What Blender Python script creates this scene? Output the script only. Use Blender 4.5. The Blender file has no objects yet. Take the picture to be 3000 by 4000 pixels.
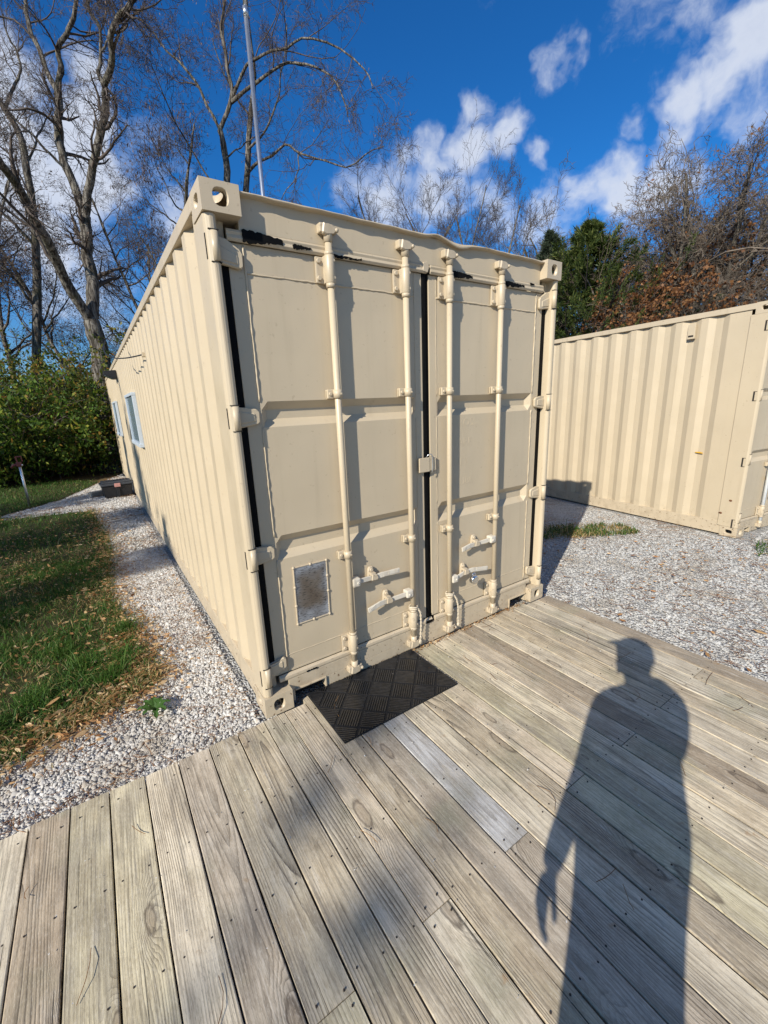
import bpy, bmesh, math, random
import numpy as np
from mathutils import Vector, Matrix

random.seed(7)
rng = np.random.default_rng(7)
sc = bpy.context.scene
COL = sc.collection

# ------------------------------------------------------------------ camera
cam_d = bpy.data.cameras.new("camera")
cam = bpy.data.objects.new("camera", cam_d)
COL.objects.link(cam)
cam.location = (-0.52826, -2.05280, 1.67603)
_rv = Vector((1.288056, -0.360814, -0.531503))
cam.matrix_world = Matrix.Translation(cam.location) @ Matrix.Rotation(_rv.length, 4, _rv.normalized())
cam_d.sensor_fit = 'HORIZONTAL'
cam_d.sensor_width = 36.0
cam_d.lens = 36.0 * 1658.92 / 3000.0
cam_d.clip_start = 0.05
cam_d.clip_end = 1500
sc.camera = cam

# ------------------------------------------------------------------ world, sun, exposure
SUN = Vector((-0.776, -0.362, 0.515)).normalized()      # towards the sun
EL = math.asin(SUN.z)
AZ = math.atan2(SUN.x, SUN.y)
world = bpy.data.worlds.new("World")
sc.world = world
world.use_nodes = True
wn, wl = world.node_tree.nodes, world.node_tree.links
wn.clear()


def N(nodes, t, **kw):
    n = nodes.new(t)
    for k, v in kw.items():
        if k == 'i':
            for kk, vv in v.items():
                n.inputs[kk].default_value = vv
        else:
            setattr(n, k, v)
    return n


def build_world():
    out = N(wn, 'ShaderNodeOutputWorld')
    bg = N(wn, 'ShaderNodeBackground', i={'Strength': 0.083})
    sky = N(wn, 'ShaderNodeTexSky', sky_type='NISHITA')
    sky.sun_disc = False
    sky.sun_elevation = EL
    sky.sun_rotation = AZ
    sky.altitude = 200
    sky.air_density = 1.0
    sky.dust_density = 0.35
    sky.ozone_density = 2.6
    hs = N(wn, 'ShaderNodeHueSaturation', i={'Hue': 0.503, 'Saturation': 1.15, 'Value': 1.0})
    wl.new(sky.outputs[0], hs.inputs['Color'])
    tint = N(wn, 'ShaderNodeMix', data_type='RGBA', blend_type='MULTIPLY')
    tint.inputs[0].default_value = 1.0
    tint.inputs[7].default_value = (0.22, 0.86, 1.32, 1)
    wl.new(hs.outputs[0], tint.inputs[6])
    tc0 = N(wn, 'ShaderNodeTexCoord'); sp0 = N(wn, 'ShaderNodeSeparateXYZ')
    wl.new(tc0.outputs['Generated'], sp0.inputs[0])
    up = N(wn, 'ShaderNodeMapRange', interpolation_type='SMOOTHSTEP')
    up.inputs['From Min'].default_value = -0.02; up.inputs['From Max'].default_value = 0.34
    wl.new(sp0.outputs[2], up.inputs['Value'])
    tcol = N(wn, 'ShaderNodeMix', data_type='RGBA')
    tcol.inputs[6].default_value = (0.62, 0.84, 1.10, 1); tcol.inputs[7].default_value = (0.22, 0.86, 1.32, 1)
    wl.new(up.outputs[0], tcol.inputs[0]); wl.new(tcol.outputs[2], tint.inputs[7])
    tc = N(wn, 'ShaderNodeTexCoord')
    nrm = N(wn, 'ShaderNodeVectorMath', operation='NORMALIZE')
    wl.new(tc.outputs['Generated'], nrm.inputs[0])
    d = nrm.outputs[0]
    # flatten so that clouds stretch towards the horizon like a real layer
    sep = N(wn, 'ShaderNodeSeparateXYZ')
    wl.new(d, sep.inputs[0])
    warp = N(wn, 'ShaderNodeTexNoise', i={'Scale': 4.5, 'Detail': 5.0, 'Roughness': 0.6})
    wl.new(d, warp.inputs['Vector'])
    wsub = N(wn, 'ShaderNodeVectorMath', operation='SUBTRACT')
    wl.new(warp.outputs['Color'], wsub.inputs[0])
    wsub.inputs[1].default_value = (0.5, 0.5, 0.5)
    wsc = N(wn, 'ShaderNodeVectorMath', operation='SCALE', i={'Scale': 0.17})
    wl.new(wsub.outputs[0], wsc.inputs[0])
    wadd = N(wn, 'ShaderNodeVectorMath', operation='ADD')
    wl.new(d, wadd.inputs[0]); wl.new(wsc.outputs[0], wadd.inputs[1])
    dw = wadd.outputs[0]
    acc = None
    for (cx, cy, cz, rad, amp) in CLOUDS:
        v = N(wn, 'ShaderNodeVectorMath', operation='DISTANCE')
        wl.new(dw, v.inputs[0]); v.inputs[1].default_value = (cx, cy, cz)
        m = N(wn, 'ShaderNodeMapRange', interpolation_type='SMOOTHSTEP')
        m.inputs['From Min'].default_value = rad; m.inputs['From Max'].default_value = rad * 0.15
        m.inputs['To Min'].default_value = 0.0; m.inputs['To Max'].default_value = amp
        wl.new(v.outputs['Value'], m.inputs['Value'])
        if acc is None:
            acc = m.outputs[0]
        else:
            a = N(wn, 'ShaderNodeMath', operation='MAXIMUM')
            wl.new(acc, a.inputs[0]); wl.new(m.outputs[0], a.inputs[1]); acc = a.outputs[0]
    # generic field everywhere: same kind of scattered cloud all round the sky
    big = N(wn, 'ShaderNodeTexNoise', i={'Scale': 3.2, 'Detail': 7.0, 'Roughness': 0.6})
    mp = N(wn, 'ShaderNodeMapping'); mp.inputs['Scale'].default_value = (1, 1, 1.7); mp.inputs['Location'].default_value = (3.1, 0.7, 1.9)
    wl.new(d, mp.inputs['Vector']); wl.new(mp.outputs[0], big.inputs['Vector'])
    fine = N(wn, 'ShaderNodeTexNoise', i={'Scale': 11.0, 'Detail': 9.0, 'Roughness': 0.60})
    wl.new(dw, fine.inputs['Vector'])
    s1 = N(wn, 'ShaderNodeMath', operation='MULTIPLY_ADD'); s1.inputs[1].default_value = 1.15; s1.inputs[2].default_value = -0.69
    wl.new(fine.outputs[0], s1.inputs[0])
    s2 = N(wn, 'ShaderNodeMath', operation='MULTIPLY_ADD'); s2.inputs[1].default_value = 0.98
    wl.new(big.outputs[0], s2.inputs[0]); wl.new(s1.outputs[0], s2.inputs[2])
    s3 = N(wn, 'ShaderNodeMath', operation='ADD')
    wl.new(s2.outputs[0], s3.inputs[0]); wl.new(acc, s3.inputs[1])
    cm = N(wn, 'ShaderNodeMapRange', interpolation_type='SMOOTHSTEP')
    cm.inputs['From Min'].default_value = 0.54; cm.inputs['From Max'].default_value = 1.16
    cm.inputs['To Max'].default_value = 0.93
    wl.new(s3.outputs[0], cm.inputs['Value'])
    # cloud colour: bright rims, a little greyer blue in the thick middle
    ccol = N(wn, 'ShaderNodeMapRange')
    ccol.inputs['From Min'].default_value = 0.85; ccol.inputs['From Max'].default_value = 1.45
    wl.new(s3.outputs[0], ccol.inputs['Value'])
    cmix = N(wn, 'ShaderNodeMix', data_type='RGBA')
    cmix.inputs[6].default_value = (7.4, 7.9, 8.9, 1); cmix.inputs[7].default_value = (5.6, 6.2, 7.6, 1)
    wl.new(ccol.outputs[0], cmix.inputs[0])
    mix = N(wn, 'ShaderNodeMix', data_type='RGBA')
    wl.new(cm.outputs[0], mix.inputs[0]); wl.new(tint.outputs[2], mix.inputs[6]); wl.new(cmix.outputs[2], mix.inputs[7])
    wl.new(mix.outputs[2], bg.inputs['Color'])
    wl.new(bg.outputs[0], out.inputs[0])


# cloud banks: unit direction, angular radius, density
CLOUDS = [
    (-0.008, 0.881, 0.473, 0.087, 0.72),
    (0.083, 0.868, 0.489, 0.054, 0.56),
    (0.077, 0.896, 0.438, 0.088, 0.66),
    (0.059, 0.926, 0.373, 0.134, 0.74),
    (-0.016, 0.916, 0.400, 0.120, 0.74),
    (-0.036, 0.948, 0.317, 0.157, 0.76),
    (0.018, 0.966, 0.257, 0.194, 0.62),
    (0.161, 0.900, 0.405, 0.097, 0.46),
    (0.197, 0.921, 0.336, 0.120, 0.42),
    (0.615, 0.622, 0.485, 0.056, 0.52),
    (0.607, 0.643, 0.467, 0.051, 0.42),
    (0.628, 0.647, 0.433, 0.092, 0.66),
    (0.673, 0.597, 0.436, 0.069, 0.52),
    (0.583, 0.689, 0.430, 0.082, 0.58),
    (0.550, 0.721, 0.421, 0.068, 0.40),
    (0.610, 0.702, 0.368, 0.115, 0.55),
    (0.552, 0.756, 0.352, 0.116, 0.50),
    (0.478, 0.785, 0.394, 0.088, 0.40),
    (0.676, 0.647, 0.353, 0.084, 0.40),
    (0.702, 0.501, 0.505, 0.053, 0.42),
    (0.689, 0.514, 0.510, 0.034, 0.36),
    (0.720, 0.481, 0.500, 0.036, 0.36),
    (0.834, 0.307, 0.458, 0.082, 0.70),
    (0.834, 0.338, 0.435, 0.070, 0.62),
    (0.867, 0.289, 0.406, 0.080, 0.48),
    (0.824, 0.377, 0.424, 0.060, 0.60),
    (0.832, 0.392, 0.392, 0.054, 0.46),
    (0.751, 0.415, 0.515, 0.077, 0.24),
    (0.788, 0.361, 0.498, 0.071, 0.32),
    (0.835, 0.411, 0.366, 0.046, 0.36),
    (0.810, 0.471, 0.350, 0.073, 0.60),
    (0.792, 0.501, 0.349, 0.060, 0.50),
    (0.847, 0.409, 0.340, 0.090, 0.50),
    (0.872, 0.348, 0.343, 0.071, 0.30),
    (0.707, 0.633, 0.316, 0.086, 0.55),
    (0.758, 0.573, 0.313, 0.090, 0.60),
    (0.790, 0.528, 0.312, 0.062, 0.42),
    (0.725, 0.555, 0.409, 0.037, 0.42),
    (0.799, 0.444, 0.405, 0.039, 0.33),
    (0.731, 0.533, 0.426, 0.042, 0.15),
    (-0.791, -0.586, 0.172, 0.193, 0.70),  # from here on: unseen clouds added to whiten the blue fill light
    (0.613, -0.206, 0.762, 0.241, 0.59),
    (-0.466, -0.764, 0.445, 0.190, 0.66),
    (-0.355, -0.649, 0.673, 0.340, 0.60),
    (0.922, -0.111, 0.370, 0.282, 0.58),
    (-0.407, 0.537, 0.739, 0.212, 0.67),
    (0.644, -0.709, 0.286, 0.263, 0.52),
    (0.324, 0.187, 0.927, 0.255, 0.49),
    (-0.431, -0.824, 0.367, 0.358, 0.51),
    (-0.437, 0.637, 0.635, 0.359, 0.64),
    (-0.525, 0.836, 0.159, 0.195, 0.72),
    (-0.565, 0.146, 0.812, 0.172, 0.46),
    (0.384, -0.558, 0.736, 0.228, 0.54),
    (0.430, 0.067, 0.900, 0.263, 0.48),
    (-0.063, -0.931, 0.360, 0.174, 0.61),
    (0.781, -0.600, 0.170, 0.337, 0.50),
    (-0.146, 0.529, 0.836, 0.268, 0.68),
    (-0.014, 0.283, 0.959, 0.367, 0.54),
    (-0.804, 0.342, 0.486, 0.324, 0.46),
]
build_world()

sun_d = bpy.data.lights.new("sun", 'SUN')
sun_d.energy = 5.0
sun_d.angle = math.radians(0.5)
sun_d.color = (1.0, 0.94, 0.83)
sun = bpy.data.objects.new("sun", sun_d)
sun.rotation_euler = SUN.to_track_quat('Z', 'Y').to_euler()
sun.location = (-12, -8, 12)
COL.objects.link(sun)
sc.view_settings.view_transform = 'Standard'
sc.view_settings.look = 'None'
sc.view_settings.gamma = 1.0
sc.view_settings.use_curve_mapping = False
sc.view_settings.exposure = 0.34

# ------------------------------------------------------------------ helpers


def empty(name, loc, label=None, cat=None, rz=0, group=None):
    o = bpy.data.objects.new(name, None)
    COL.objects.link(o)
    o.empty_display_size = 0.2
    o.location = loc
    o.rotation_euler = (0, 0, rz)
    if label: o['label'] = label
    if cat: o['category'] = cat
    if group: o['group'] = group
    return o


def tag(o, label=None, cat=None, group=None, kind=None):
    if label: o['label'] = label
    if cat: o['category'] = cat
    if group: o['group'] = group
    if kind: o['kind'] = kind
    return o


def link_mesh(name, me, mat=None, parent=None):
    if mat is not None and not me.materials:
        me.materials.append(mat)
    o = bpy.data.objects.new(name, me)
    COL.objects.link(o)
    if parent is not None:
        o.parent = parent
    return o


def np_mesh(name, V, F, mat=None, parent=None, smooth=False):
    """V (n,3); F (m,k) int"""
    V = np.ascontiguousarray(V, dtype=np.float32)
    F = np.ascontiguousarray(F, dtype=np.int32)
    me = bpy.data.meshes.new(name)
    me.vertices.add(len(V)); me.vertices.foreach_set('co', V.ravel())
    k = F.shape[1]
    me.loops.add(F.size); me.loops.foreach_set('vertex_index', F.ravel())
    me.polygons.add(len(F))
    me.polygons.foreach_set('loop_start', np.arange(0, F.size, k, dtype=np.int32))
    me.polygons.foreach_set('loop_total', np.full(len(F), k, dtype=np.int32))
    if smooth:
        me.polygons.foreach_set('use_smooth', np.ones(len(F), dtype=bool))
    me.update(calc_edges=True)
    return link_mesh(name, me, mat, parent)


class MB:
    """collects simple solids into one mesh"""

    def __init__(self):
        self.bm = bmesh.new()

    def box(self, x0, x1, y0, y1, z0, z1, bev=0.0, M=None):
        bm = self.bm
        vs = [bm.verts.new((x, y, z)) for x in (x0, x1) for y in (y0, y1) for z in (z0, z1)]
        q = [(0, 1, 3, 2), (4, 6, 7, 5), (0, 4, 5, 1), (2, 3, 7, 6), (0, 2, 6, 4), (1, 5, 7, 3)]
        fs = [bm.faces.new([vs[i] for i in f]) for f in q]
        if bev > 0:
            es = list({e for f in fs for e in f.edges})
            r = bmesh.ops.bevel(bm, geom=es, offset=bev, segments=2, affect='EDGES', profile=0.6)
            vs = list({v for f in r['faces'] for v in f.verts} | {v for v in vs if v.is_valid})
        if M is not None:
            for v in vs: v.co = M @ v.co
        return self

    def bar(self, a, b, w, h, up=(0, 0, 1), bev=0.0):
        """box from a to b, width w (sideways), height h (along up)"""
        a, b = Vector(a), Vector(b)
        t = b - a; L = t.length; t.normalize()
        u = Vector(up); s = t.cross(u); s.normalize(); u = s.cross(t)
        M = Matrix(((t.x, s.x, u.x, a.x), (t.y, s.y, u.y, a.y), (t.z, s.z, u.z, a.z), (0, 0, 0, 1)))
        return self.box(0, L, -w / 2, w / 2, -h / 2, h / 2, bev, M)

    def tube(self, pts, rad, n=10, cap=True):
        bm = self.bm
        pts = [Vector(p) for p in pts]
        rads = rad if isinstance(rad, (list, tuple)) else [rad] * len(pts)
        rings = []
        ref = None
        for i, p in enumerate(pts):
            t = (pts[min(i + 1, len(pts) - 1)] - pts[max(i - 1, 0)]).normalized()
            if ref is None:
                ref = Vector((1, 0, 0)) if abs(t.x) < 0.8 else Vector((0, 1, 0))
            s = t.cross(ref).normalized(); u = s.cross(t).normalized(); ref = u
            ref = u
            s = t.cross(u)
            rings.append([bm.verts.new(p + rads[i] * (math.cos(2 * math.pi * k / n) * u + math.sin(2 * math.pi * k / n) * s)) for k in range(n)])
        for a, b in zip(rings, rings[1:]):
            for k in range(n):
                f = bm.faces.new((a[k], a[(k + 1) % n], b[(k + 1) % n], b[k])); f.smooth = True
        if cap:
            bm.faces.new(rings[0][::-1]); bm.faces.new(rings[-1])
        return self

    def prism(self, poly, axis, a, b, bev=0.0):
        """extrude a 2D polygon; axis 'y' -> poly is (x,z), 'z' -> (x,y), 'x' -> (y,z)"""
        bm = self.bm

        def p3(p, t):
            return {'y': (p[0], t, p[1]), 'z': (p[0], p[1], t), 'x': (t, p[0], p[1])}[axis]
        A = [bm.verts.new(p3(p, a)) for p in poly]
        B = [bm.verts.new(p3(p, b)) for p in poly]
        n = len(poly)
        fs = [bm.faces.new(A[::-1]), bm.faces.new(B)]
        for i in range(n):
            fs.append(bm.faces.new((A[i], A[(i + 1) % n], B[(i + 1) % n], B[i])))
        if bev > 0:
            es = list({e for f in fs for e in f.edges})
            bmesh.ops.bevel(bm, geom=es, offset=bev, segments=1, affect='EDGES', profile=0.6)
        return self

    def bolt(self, x, y, z, r=0.011, h=0.009, d=(0, -1, 0)):
        d = Vector(d)
        self.tube([(x, y, z), Vector((x, y, z)) + d * h * 0.8, Vector((x, y, z)) + d * h], [r, r, r * 0.75], 6)
        return self

    def ball(self, c, r, seg=8, rings=6, sc3=(1, 1, 1)):
        M = Matrix.Translation(c) @ Matrix.Diagonal((sc3[0], sc3[1], sc3[2], 1))
        r_ = bmesh.ops.create_uvsphere(self.bm, u_segments=seg, v_segments=rings, radius=r, matrix=M)
        for v in r_['verts']:
            for f in v.link_faces: f.smooth = True
        return self

    def build(self, name, mat, parent=None):
        bmesh.ops.recalc_face_normals(self.bm, faces=self.bm.faces)
        me = bpy.data.meshes.new(name)
        self.bm.to_mesh(me); self.bm.free()
        return link_mesh(name, me, mat, parent)


# ------------------------------------------------------------------ materials


def new_mat(name):
    m = bpy.data.materials.new(name); m.use_nodes = True
    nt = m.node_tree
    b = nt.nodes['Principled BSDF']
    return m, nt.nodes, nt.links, b


def ramp(nodes, stops, interp='LINEAR'):
    r = nodes.new('ShaderNodeValToRGB'); r.color_ramp.interpolation = interp
    e = r.color_ramp.elements
    while len(e) < len(stops): e.new(0.5)
    for el, (p, c) in zip(e, stops):
        el.position = p; el.color = (c[0], c[1], c[2], 1)
    return r


def mixc(nodes, links, fac, a, b, mode='MIX'):
    m = nodes.new('ShaderNodeMix'); m.data_type = 'RGBA'; m.blend_type = mode
    for s, v in ((0, fac), (6, a), (7, b)):
        if hasattr(v, 'is_output'): links.new(v, m.inputs[s])
        elif isinstance(v, tuple): m.inputs[s].default_value = (v[0], v[1], v[2], 1)
        else: m.inputs[s].default_value = v
    return m.outputs[2]


def math_n(nodes, links, op, a, b=None, c=None):
    m = nodes.new('ShaderNodeMath'); m.operation = op
    for i, v in enumerate((a, b, c)):
        if v is None: continue
        if hasattr(v, 'is_output'): links.new(v, m.inputs[i])
        else: m.inputs[i].default_value = v
    return m.outputs[0]


def mrange(nodes, links, v, a, b, c=0.0, d=1.0, smooth=True):
    m = nodes.new('ShaderNodeMapRange')
    if smooth: m.interpolation_type = 'SMOOTHSTEP'
    links.new(v, m.inputs[0])
    for i, x in zip((1, 2, 3, 4), (a, b, c, d)): m.inputs[i].default_value = x
    return m.outputs[0]


def noise(nodes, links, vec, scale, detail=3.0, rough=0.55, sc3=None, loc=None):
    if sc3 is not None or loc is not None:
        mp = nodes.new('ShaderNodeMapping')
        if sc3 is not None: mp.inputs['Scale'].default_value = sc3
        if loc is not None: mp.inputs['Location'].default_value = loc
        links.new(vec, mp.inputs['Vector']); vec = mp.outputs[0]
    n = nodes.new('ShaderNodeTexNoise')
    n.inputs['Scale'].default_value = scale; n.inputs['Detail'].default_value = detail; n.inputs['Roughness'].default_value = rough
    links.new(vec, n.inputs['Vector'])
    return n.outputs[0]


def bump(nodes, links, h, dist, bsdf, strength=1.0):
    b = nodes.new('ShaderNodeBump'); b.inputs['Strength'].default_value = strength; b.inputs['Distance'].default_value = dist
    links.new(h, b.inputs['Height']); links.new(b.outputs[0], bsdf.inputs['Normal'])
    return b


def paint_mat(name, col, rust=0.5, dirt=0.35, rough=0.42):
    """old sprayed enamel: soft dents, faint dirt runs, chips of rust and older green paint"""
    m, n, l, b = new_mat(name)
    g = n.new('ShaderNodeNewGeometry'); P = g.outputs['Position']
    big = noise(n, l, P, 1.3, 3)
    c = mixc(n, l, mrange(n, l, big, 0.35, 0.7), tuple(x * 0.97 for x in col), tuple(min(1, x * 1.03) for x in col))
    runs = noise(n, l, P, 1.0, 4, 0.6, sc3=(14, 14, 0.7))
    d1 = math_n(n, l, 'MULTIPLY', mrange(n, l, runs, 0.52, 0.8), dirt)
    c = mixc(n, l, d1, c, (0.30, 0.235, 0.15))
    sep = n.new('ShaderNodeSeparateXYZ'); l.new(P, sep.inputs[0])
    low = mrange(n, l, sep.outputs[2], 0.32, 0.0)
    spl = noise(n, l, P, 9.0, 5, 0.7)
    d2 = math_n(n, l, 'MULTIPLY', math_n(n, l, 'MULTIPLY', low, mrange(n, l, spl, 0.45, 0.75)), 0.55)
    c = mixc(n, l, d2, c, (0.26, 0.20, 0.13))
    chip = noise(n, l, P, 38.0, 3, 0.6)
    chm = math_n(n, l, 'MULTIPLY', mrange(n, l, chip, 0.70 - 0.06 * rust, 0.735 - 0.05 * rust), math_n(n, l, 'MULTIPLY_ADD', low, 0.8, 0.2))
    chm = math_n(n, l, 'MULTIPLY', chm, min(1.0, rust * 1.4))
    c = mixc(n, l, chm, c, (0.10, 0.045, 0.018))
    l.new(c, b.inputs['Base Color'])
    b.inputs['Roughness'].default_value = rough
    r = mrange(n, l, noise(n, l, P, 6, 3), 0.3, 0.7, rough - 0.07, rough + 0.1)
    l.new(r, b.inputs['Roughness'])
    dent = noise(n, l, P, 3.2, 2, 0.4)
    orange = noise(n, l, P, 260, 2, 0.5)
    h = math_n(n, l, 'MULTIPLY_ADD', orange, 0.012, dent)
    bump(n, l, h, 0.012, b, 0.55)
    return m


def flat_mat(name, col, rough=0.5, metal=0.0, var=0.12, nscale=20, bumpd=0.0, spec=None):
    m, n, l, b = new_mat(name)
    g = n.new('ShaderNodeNewGeometry')
    v = noise(n, l, g.outputs['Position'], nscale, 4, 0.6)
    c = mixc(n, l, mrange(n, l, v, 0.3, 0.7), tuple(x * (1 - var) for x in col), tuple(min(1, x * (1 + var)) for x in col))
    l.new(c, b.inputs['Base Color'])
    b.inputs['Roughness'].default_value = rough
    b.inputs['Metallic'].default_value = metal
    if spec is not None: b.inputs['Specular IOR Level'].default_value = spec
    if bumpd > 0: bump(n, l, v, bumpd, b)
    return m


def leaf_mat(name, stops, trans=0.35, rough=0.55):
    m, n, l, b = new_mat(name)
    g = n.new('ShaderNodeNewGeometry')
    r = ramp(n, stops)
    l.new(g.outputs['Random Per Island'], r.inputs[0])
    l.new(r.outputs[0], b.inputs['Base Color'])
    b.inputs['Roughness'].default_value = rough
    b.inputs['Specular IOR Level'].default_value = 0.25
    if trans > 0:
        t = n.new('ShaderNodeBsdfTranslucent'); l.new(r.outputs[0], t.inputs[0])
        mx = n.new('ShaderNodeMixShader'); mx.inputs[0].default_value = trans
        out = n['Material Output']
        l.new(b.outputs[0], mx.inputs[1]); l.new(t.outputs[0], mx.inputs[2]); l.new(mx.outputs[0], out.inputs[0])
    return m


def dusty(m):
    """soil and dust between the chips in broad uneven patches"""
    n, l = m.node_tree.nodes, m.node_tree.links
    bs = n['Principled BSDF']; src = bs.inputs['Base Color'].links[0].from_socket
    g = n.new('ShaderNodeNewGeometry')
    v = noise(n, l, g.outputs['Position'], 1.5, 5, 0.6)
    v2 = noise(n, l, g.outputs['Position'], 9.0, 4, 0.6)
    f = math_n(n, l, 'MULTIPLY', mrange(n, l, v, 0.50, 0.66), mrange(n, l, v2, 0.30, 0.60, 0.25, 0.75))
    l.new(mixc(n, l, f, src, (0.33, 0.28, 0.215)), bs.inputs['Base Color'])
    return m


def wood_mat():
    m, n, l, b = new_mat('weathered_deck_wood')
    tc = n.new('ShaderNodeTexCoord'); oi = n.new('ShaderNodeObjectInfo')
    R = oi.outputs['Random']
    offv = n.new('ShaderNodeCombineXYZ')
    l.new(math_n(n, l, 'MULTIPLY', R, 13.7), offv.inputs[0])
    l.new(math_n(n, l, 'MULTIPLY', R, 71.3), offv.inputs[1])
    l.new(math_n(n, l, 'MULTIPLY', R, 29.1), offv.inputs[2])
    add = n.new('ShaderNodeVectorMath'); add.operation = 'ADD'
    l.new(tc.outputs['Object'], add.inputs[0]); l.new(offv.outputs[0], add.inputs[1])
    P = add.outputs[0]
    so = n.new('ShaderNodeSeparateXYZ'); l.new(tc.outputs['Object'], so.inputs[0])
    r2 = math_n(n, l, 'FRACT', math_n(n, l, 'MULTIPLY', R, 17.31))
    r3 = math_n(n, l, 'FRACT', math_n(n, l, 'MULTIPLY', R, 41.77))
    # knots: sparse voronoi cells, stretched along the board
    mp = n.new('ShaderNodeMapping'); mp.inputs['Scale'].default_value = (5.5, 1.7, 0.0)
    l.new(P, mp.inputs['Vector'])
    vo = n.new('ShaderNodeTexVoronoi'); vo.voronoi_dimensions = '2D'; vo.feature = 'F1'; vo.inputs['Scale'].default_value = 1.0
    vo.inputs['Randomness'].default_value = 1.0
    l.new(mp.outputs[0], vo.inputs['Vector'])
    kd = math_n(n, l, 'MULTIPLY_ADD', noise(n, l, P, 30, 2), 0.06, vo.outputs['Distance'])
    sepc = n.new('ShaderNodeSeparateColor'); l.new(vo.outputs['Color'], sepc.inputs[0])
    kon = math_n(n, l, 'GREATER_THAN', sepc.outputs[0], 0.60)
    ksz = math_n(n, l, 'MULTIPLY_ADD', sepc.outputs[1], 0.6, 0.30)
    kdn = math_n(n, l, 'DIVIDE', kd, ksz)
    kbump = math_n(n, l, 'MULTIPLY', mrange(n, l, kdn, 0.55, 0.0), kon)
    kcore = math_n(n, l, 'MULTIPLY', mrange(n, l, kdn, 0.19, 0.11), kon)
    krim = math_n(n, l, 'MULTIPLY', mrange(n, l, math_n(n, l, 'ABSOLUTE', math_n(n, l, 'SUBTRACT', kdn, 0.175)), 0.05, 0.0), kon)
    # growth rings as contour lines of a slowly changing field
    xc = math_n(n, l, 'MULTIPLY_ADD', r2, 0.20, -0.10)
    dx = math_n(n, l, 'SUBTRACT', so.outputs[0], xc)
    x2 = math_n(n, l, 'MULTIPLY', math_n(n, l, 'POWER', math_n(n, l, 'ABSOLUTE', dx), 1.5), 18.0)
    lown = noise(n, l, P, 1.0, 1.5, 0.5, sc3=(4.5, 0.75, 1.0))
    f = math_n(n, l, 'MULTIPLY_ADD', lown, 1.15, x2)
    f = math_n(n, l, 'MULTIPLY_ADD', kbump, 0.55, f)
    f = math_n(n, l, 'MULTIPLY_ADD', noise(n, l, P, 1.0, 2, 0.6, sc3=(40, 5, 1)), 0.05, f)
    saw = math_n(n, l, 'FRACT', math_n(n, l, 'MULTIPLY', f, 11.5))
    ring = math_n(n, l, 'MULTIPLY', math_n(n, l, 'POWER', saw, 2.6), mrange(n, l, saw, 1.0, 0.93))
    ringamt = math_n(n, l, 'MULTIPLY_ADD', math_n(n, l, 'POWER', r3, 1.3), 0.62, 0.34)
    ring = math_n(n, l, 'MULTIPLY', ring, ringamt)
    ring = math_n(n, l, 'MULTIPLY', ring, mrange(n, l, noise(n, l, P, 1.0, 3, 0.6, sc3=(14, 2.2, 1), loc=(7, 3, 0)), 0.34, 0.62, 0.15, 1.35))
    streak = noise(n, l, P, 1.0, 5, 0.65, sc3=(150, 3.4, 1))
    streak2 = noise(n, l, P, 1.0, 3, 0.6, sc3=(55, 1.1, 1))
    patch = noise(n, l, P, 1.0, 4, 0.6, sc3=(9, 2.6, 1))
    g = n.new('ShaderNodeNewGeometry')
    blot = noise(n, l, g.outputs['Position'], 2.6, 4, 0.6)
    c = oi.outputs['Color']
    mott = noise(n, l, P, 1.0, 6, 0.66, sc3=(12, 5.5, 1), loc=(1, 4, 2))
    c = mixc(n, l, mrange(n, l, mott, 0.40, 0.66), c, mixc(n, l, 1.0, c, (0.72, 0.70, 0.68), 'MULTIPLY'))
    pale = noise(n, l, P, 1.0, 6, 0.68, sc3=(22, 5.0, 1), loc=(9, 1, 5))
    c = mixc(n, l, math_n(n, l, 'MULTIPLY', mrange(n, l, pale, 0.52, 0.72), 0.55), c, (0.62, 0.56, 0.46))
    c = mixc(n, l, math_n(n, l, 'MULTIPLY', mrange(n, l, patch, 0.48, 0.70), 0.5), c, (0.245, 0.215, 0.175))
    c = mixc(n, l, math_n(n, l, 'MULTIPLY', mrange(n, l, blot, 0.50, 0.72), 0.5), c, (0.29, 0.285, 0.18))
    c = mixc(n, l, math_n(n, l, 'MULTIPLY', mrange(n, l, noise(n, l, g.outputs['Position'], 7.0, 4, 0.65, loc=(5, 2, 0)), 0.60, 0.78), 0.45), c, (0.30, 0.215, 0.12))
    c = mixc(n, l, ring, c, (0.10, 0.08, 0.056))
    c = mixc(n, l, math_n(n, l, 'MULTIPLY', mrange(n, l, streak, 0.45, 0.72), 0.6), c, (0.15, 0.125, 0.095))
    c = mixc(n, l, math_n(n, l, 'MULTIPLY', mrange(n, l, streak2, 0.50, 0.78), 0.5), c, (0.19, 0.17, 0.145))
    c = mixc(n, l, math_n(n, l, 'MULTIPLY', mrange(n, l, streak, 0.45, 0.2), 0.4), c, (0.68, 0.65, 0.59))
    c = mixc(n, l, math_n(n, l, 'MULTIPLY', kcore, 0.5), c, (0.28, 0.21, 0.14))
    c = mixc(n, l, math_n(n, l, 'MULTIPLY', krim, 0.7), c, (0.09, 0.065, 0.045))
    crack = noise(n, l, P, 1.0, 2, 0.5, sc3=(75, 0.55, 1), loc=(3, 9, 1))
    crk = mrange(n, l, crack, 0.70, 0.725)
    c = mixc(n, l, math_n(n, l, 'MULTIPLY', crk, 0.85), c, (0.03, 0.025, 0.018))
    speck = noise(n, l, P, 1.0, 3, 0.7, sc3=(420, 60, 1))
    c = mixc(n, l, math_n(n, l, 'MULTIPLY', mrange(n, l, speck, 0.52, 0.70), 0.45), c, (0.14, 0.115, 0.085))
    c = mixc(n, l, math_n(n, l, 'MULTIPLY', mrange(n, l, speck, 0.46, 0.30), 0.35), c, (0.72, 0.66, 0.55))
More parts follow.
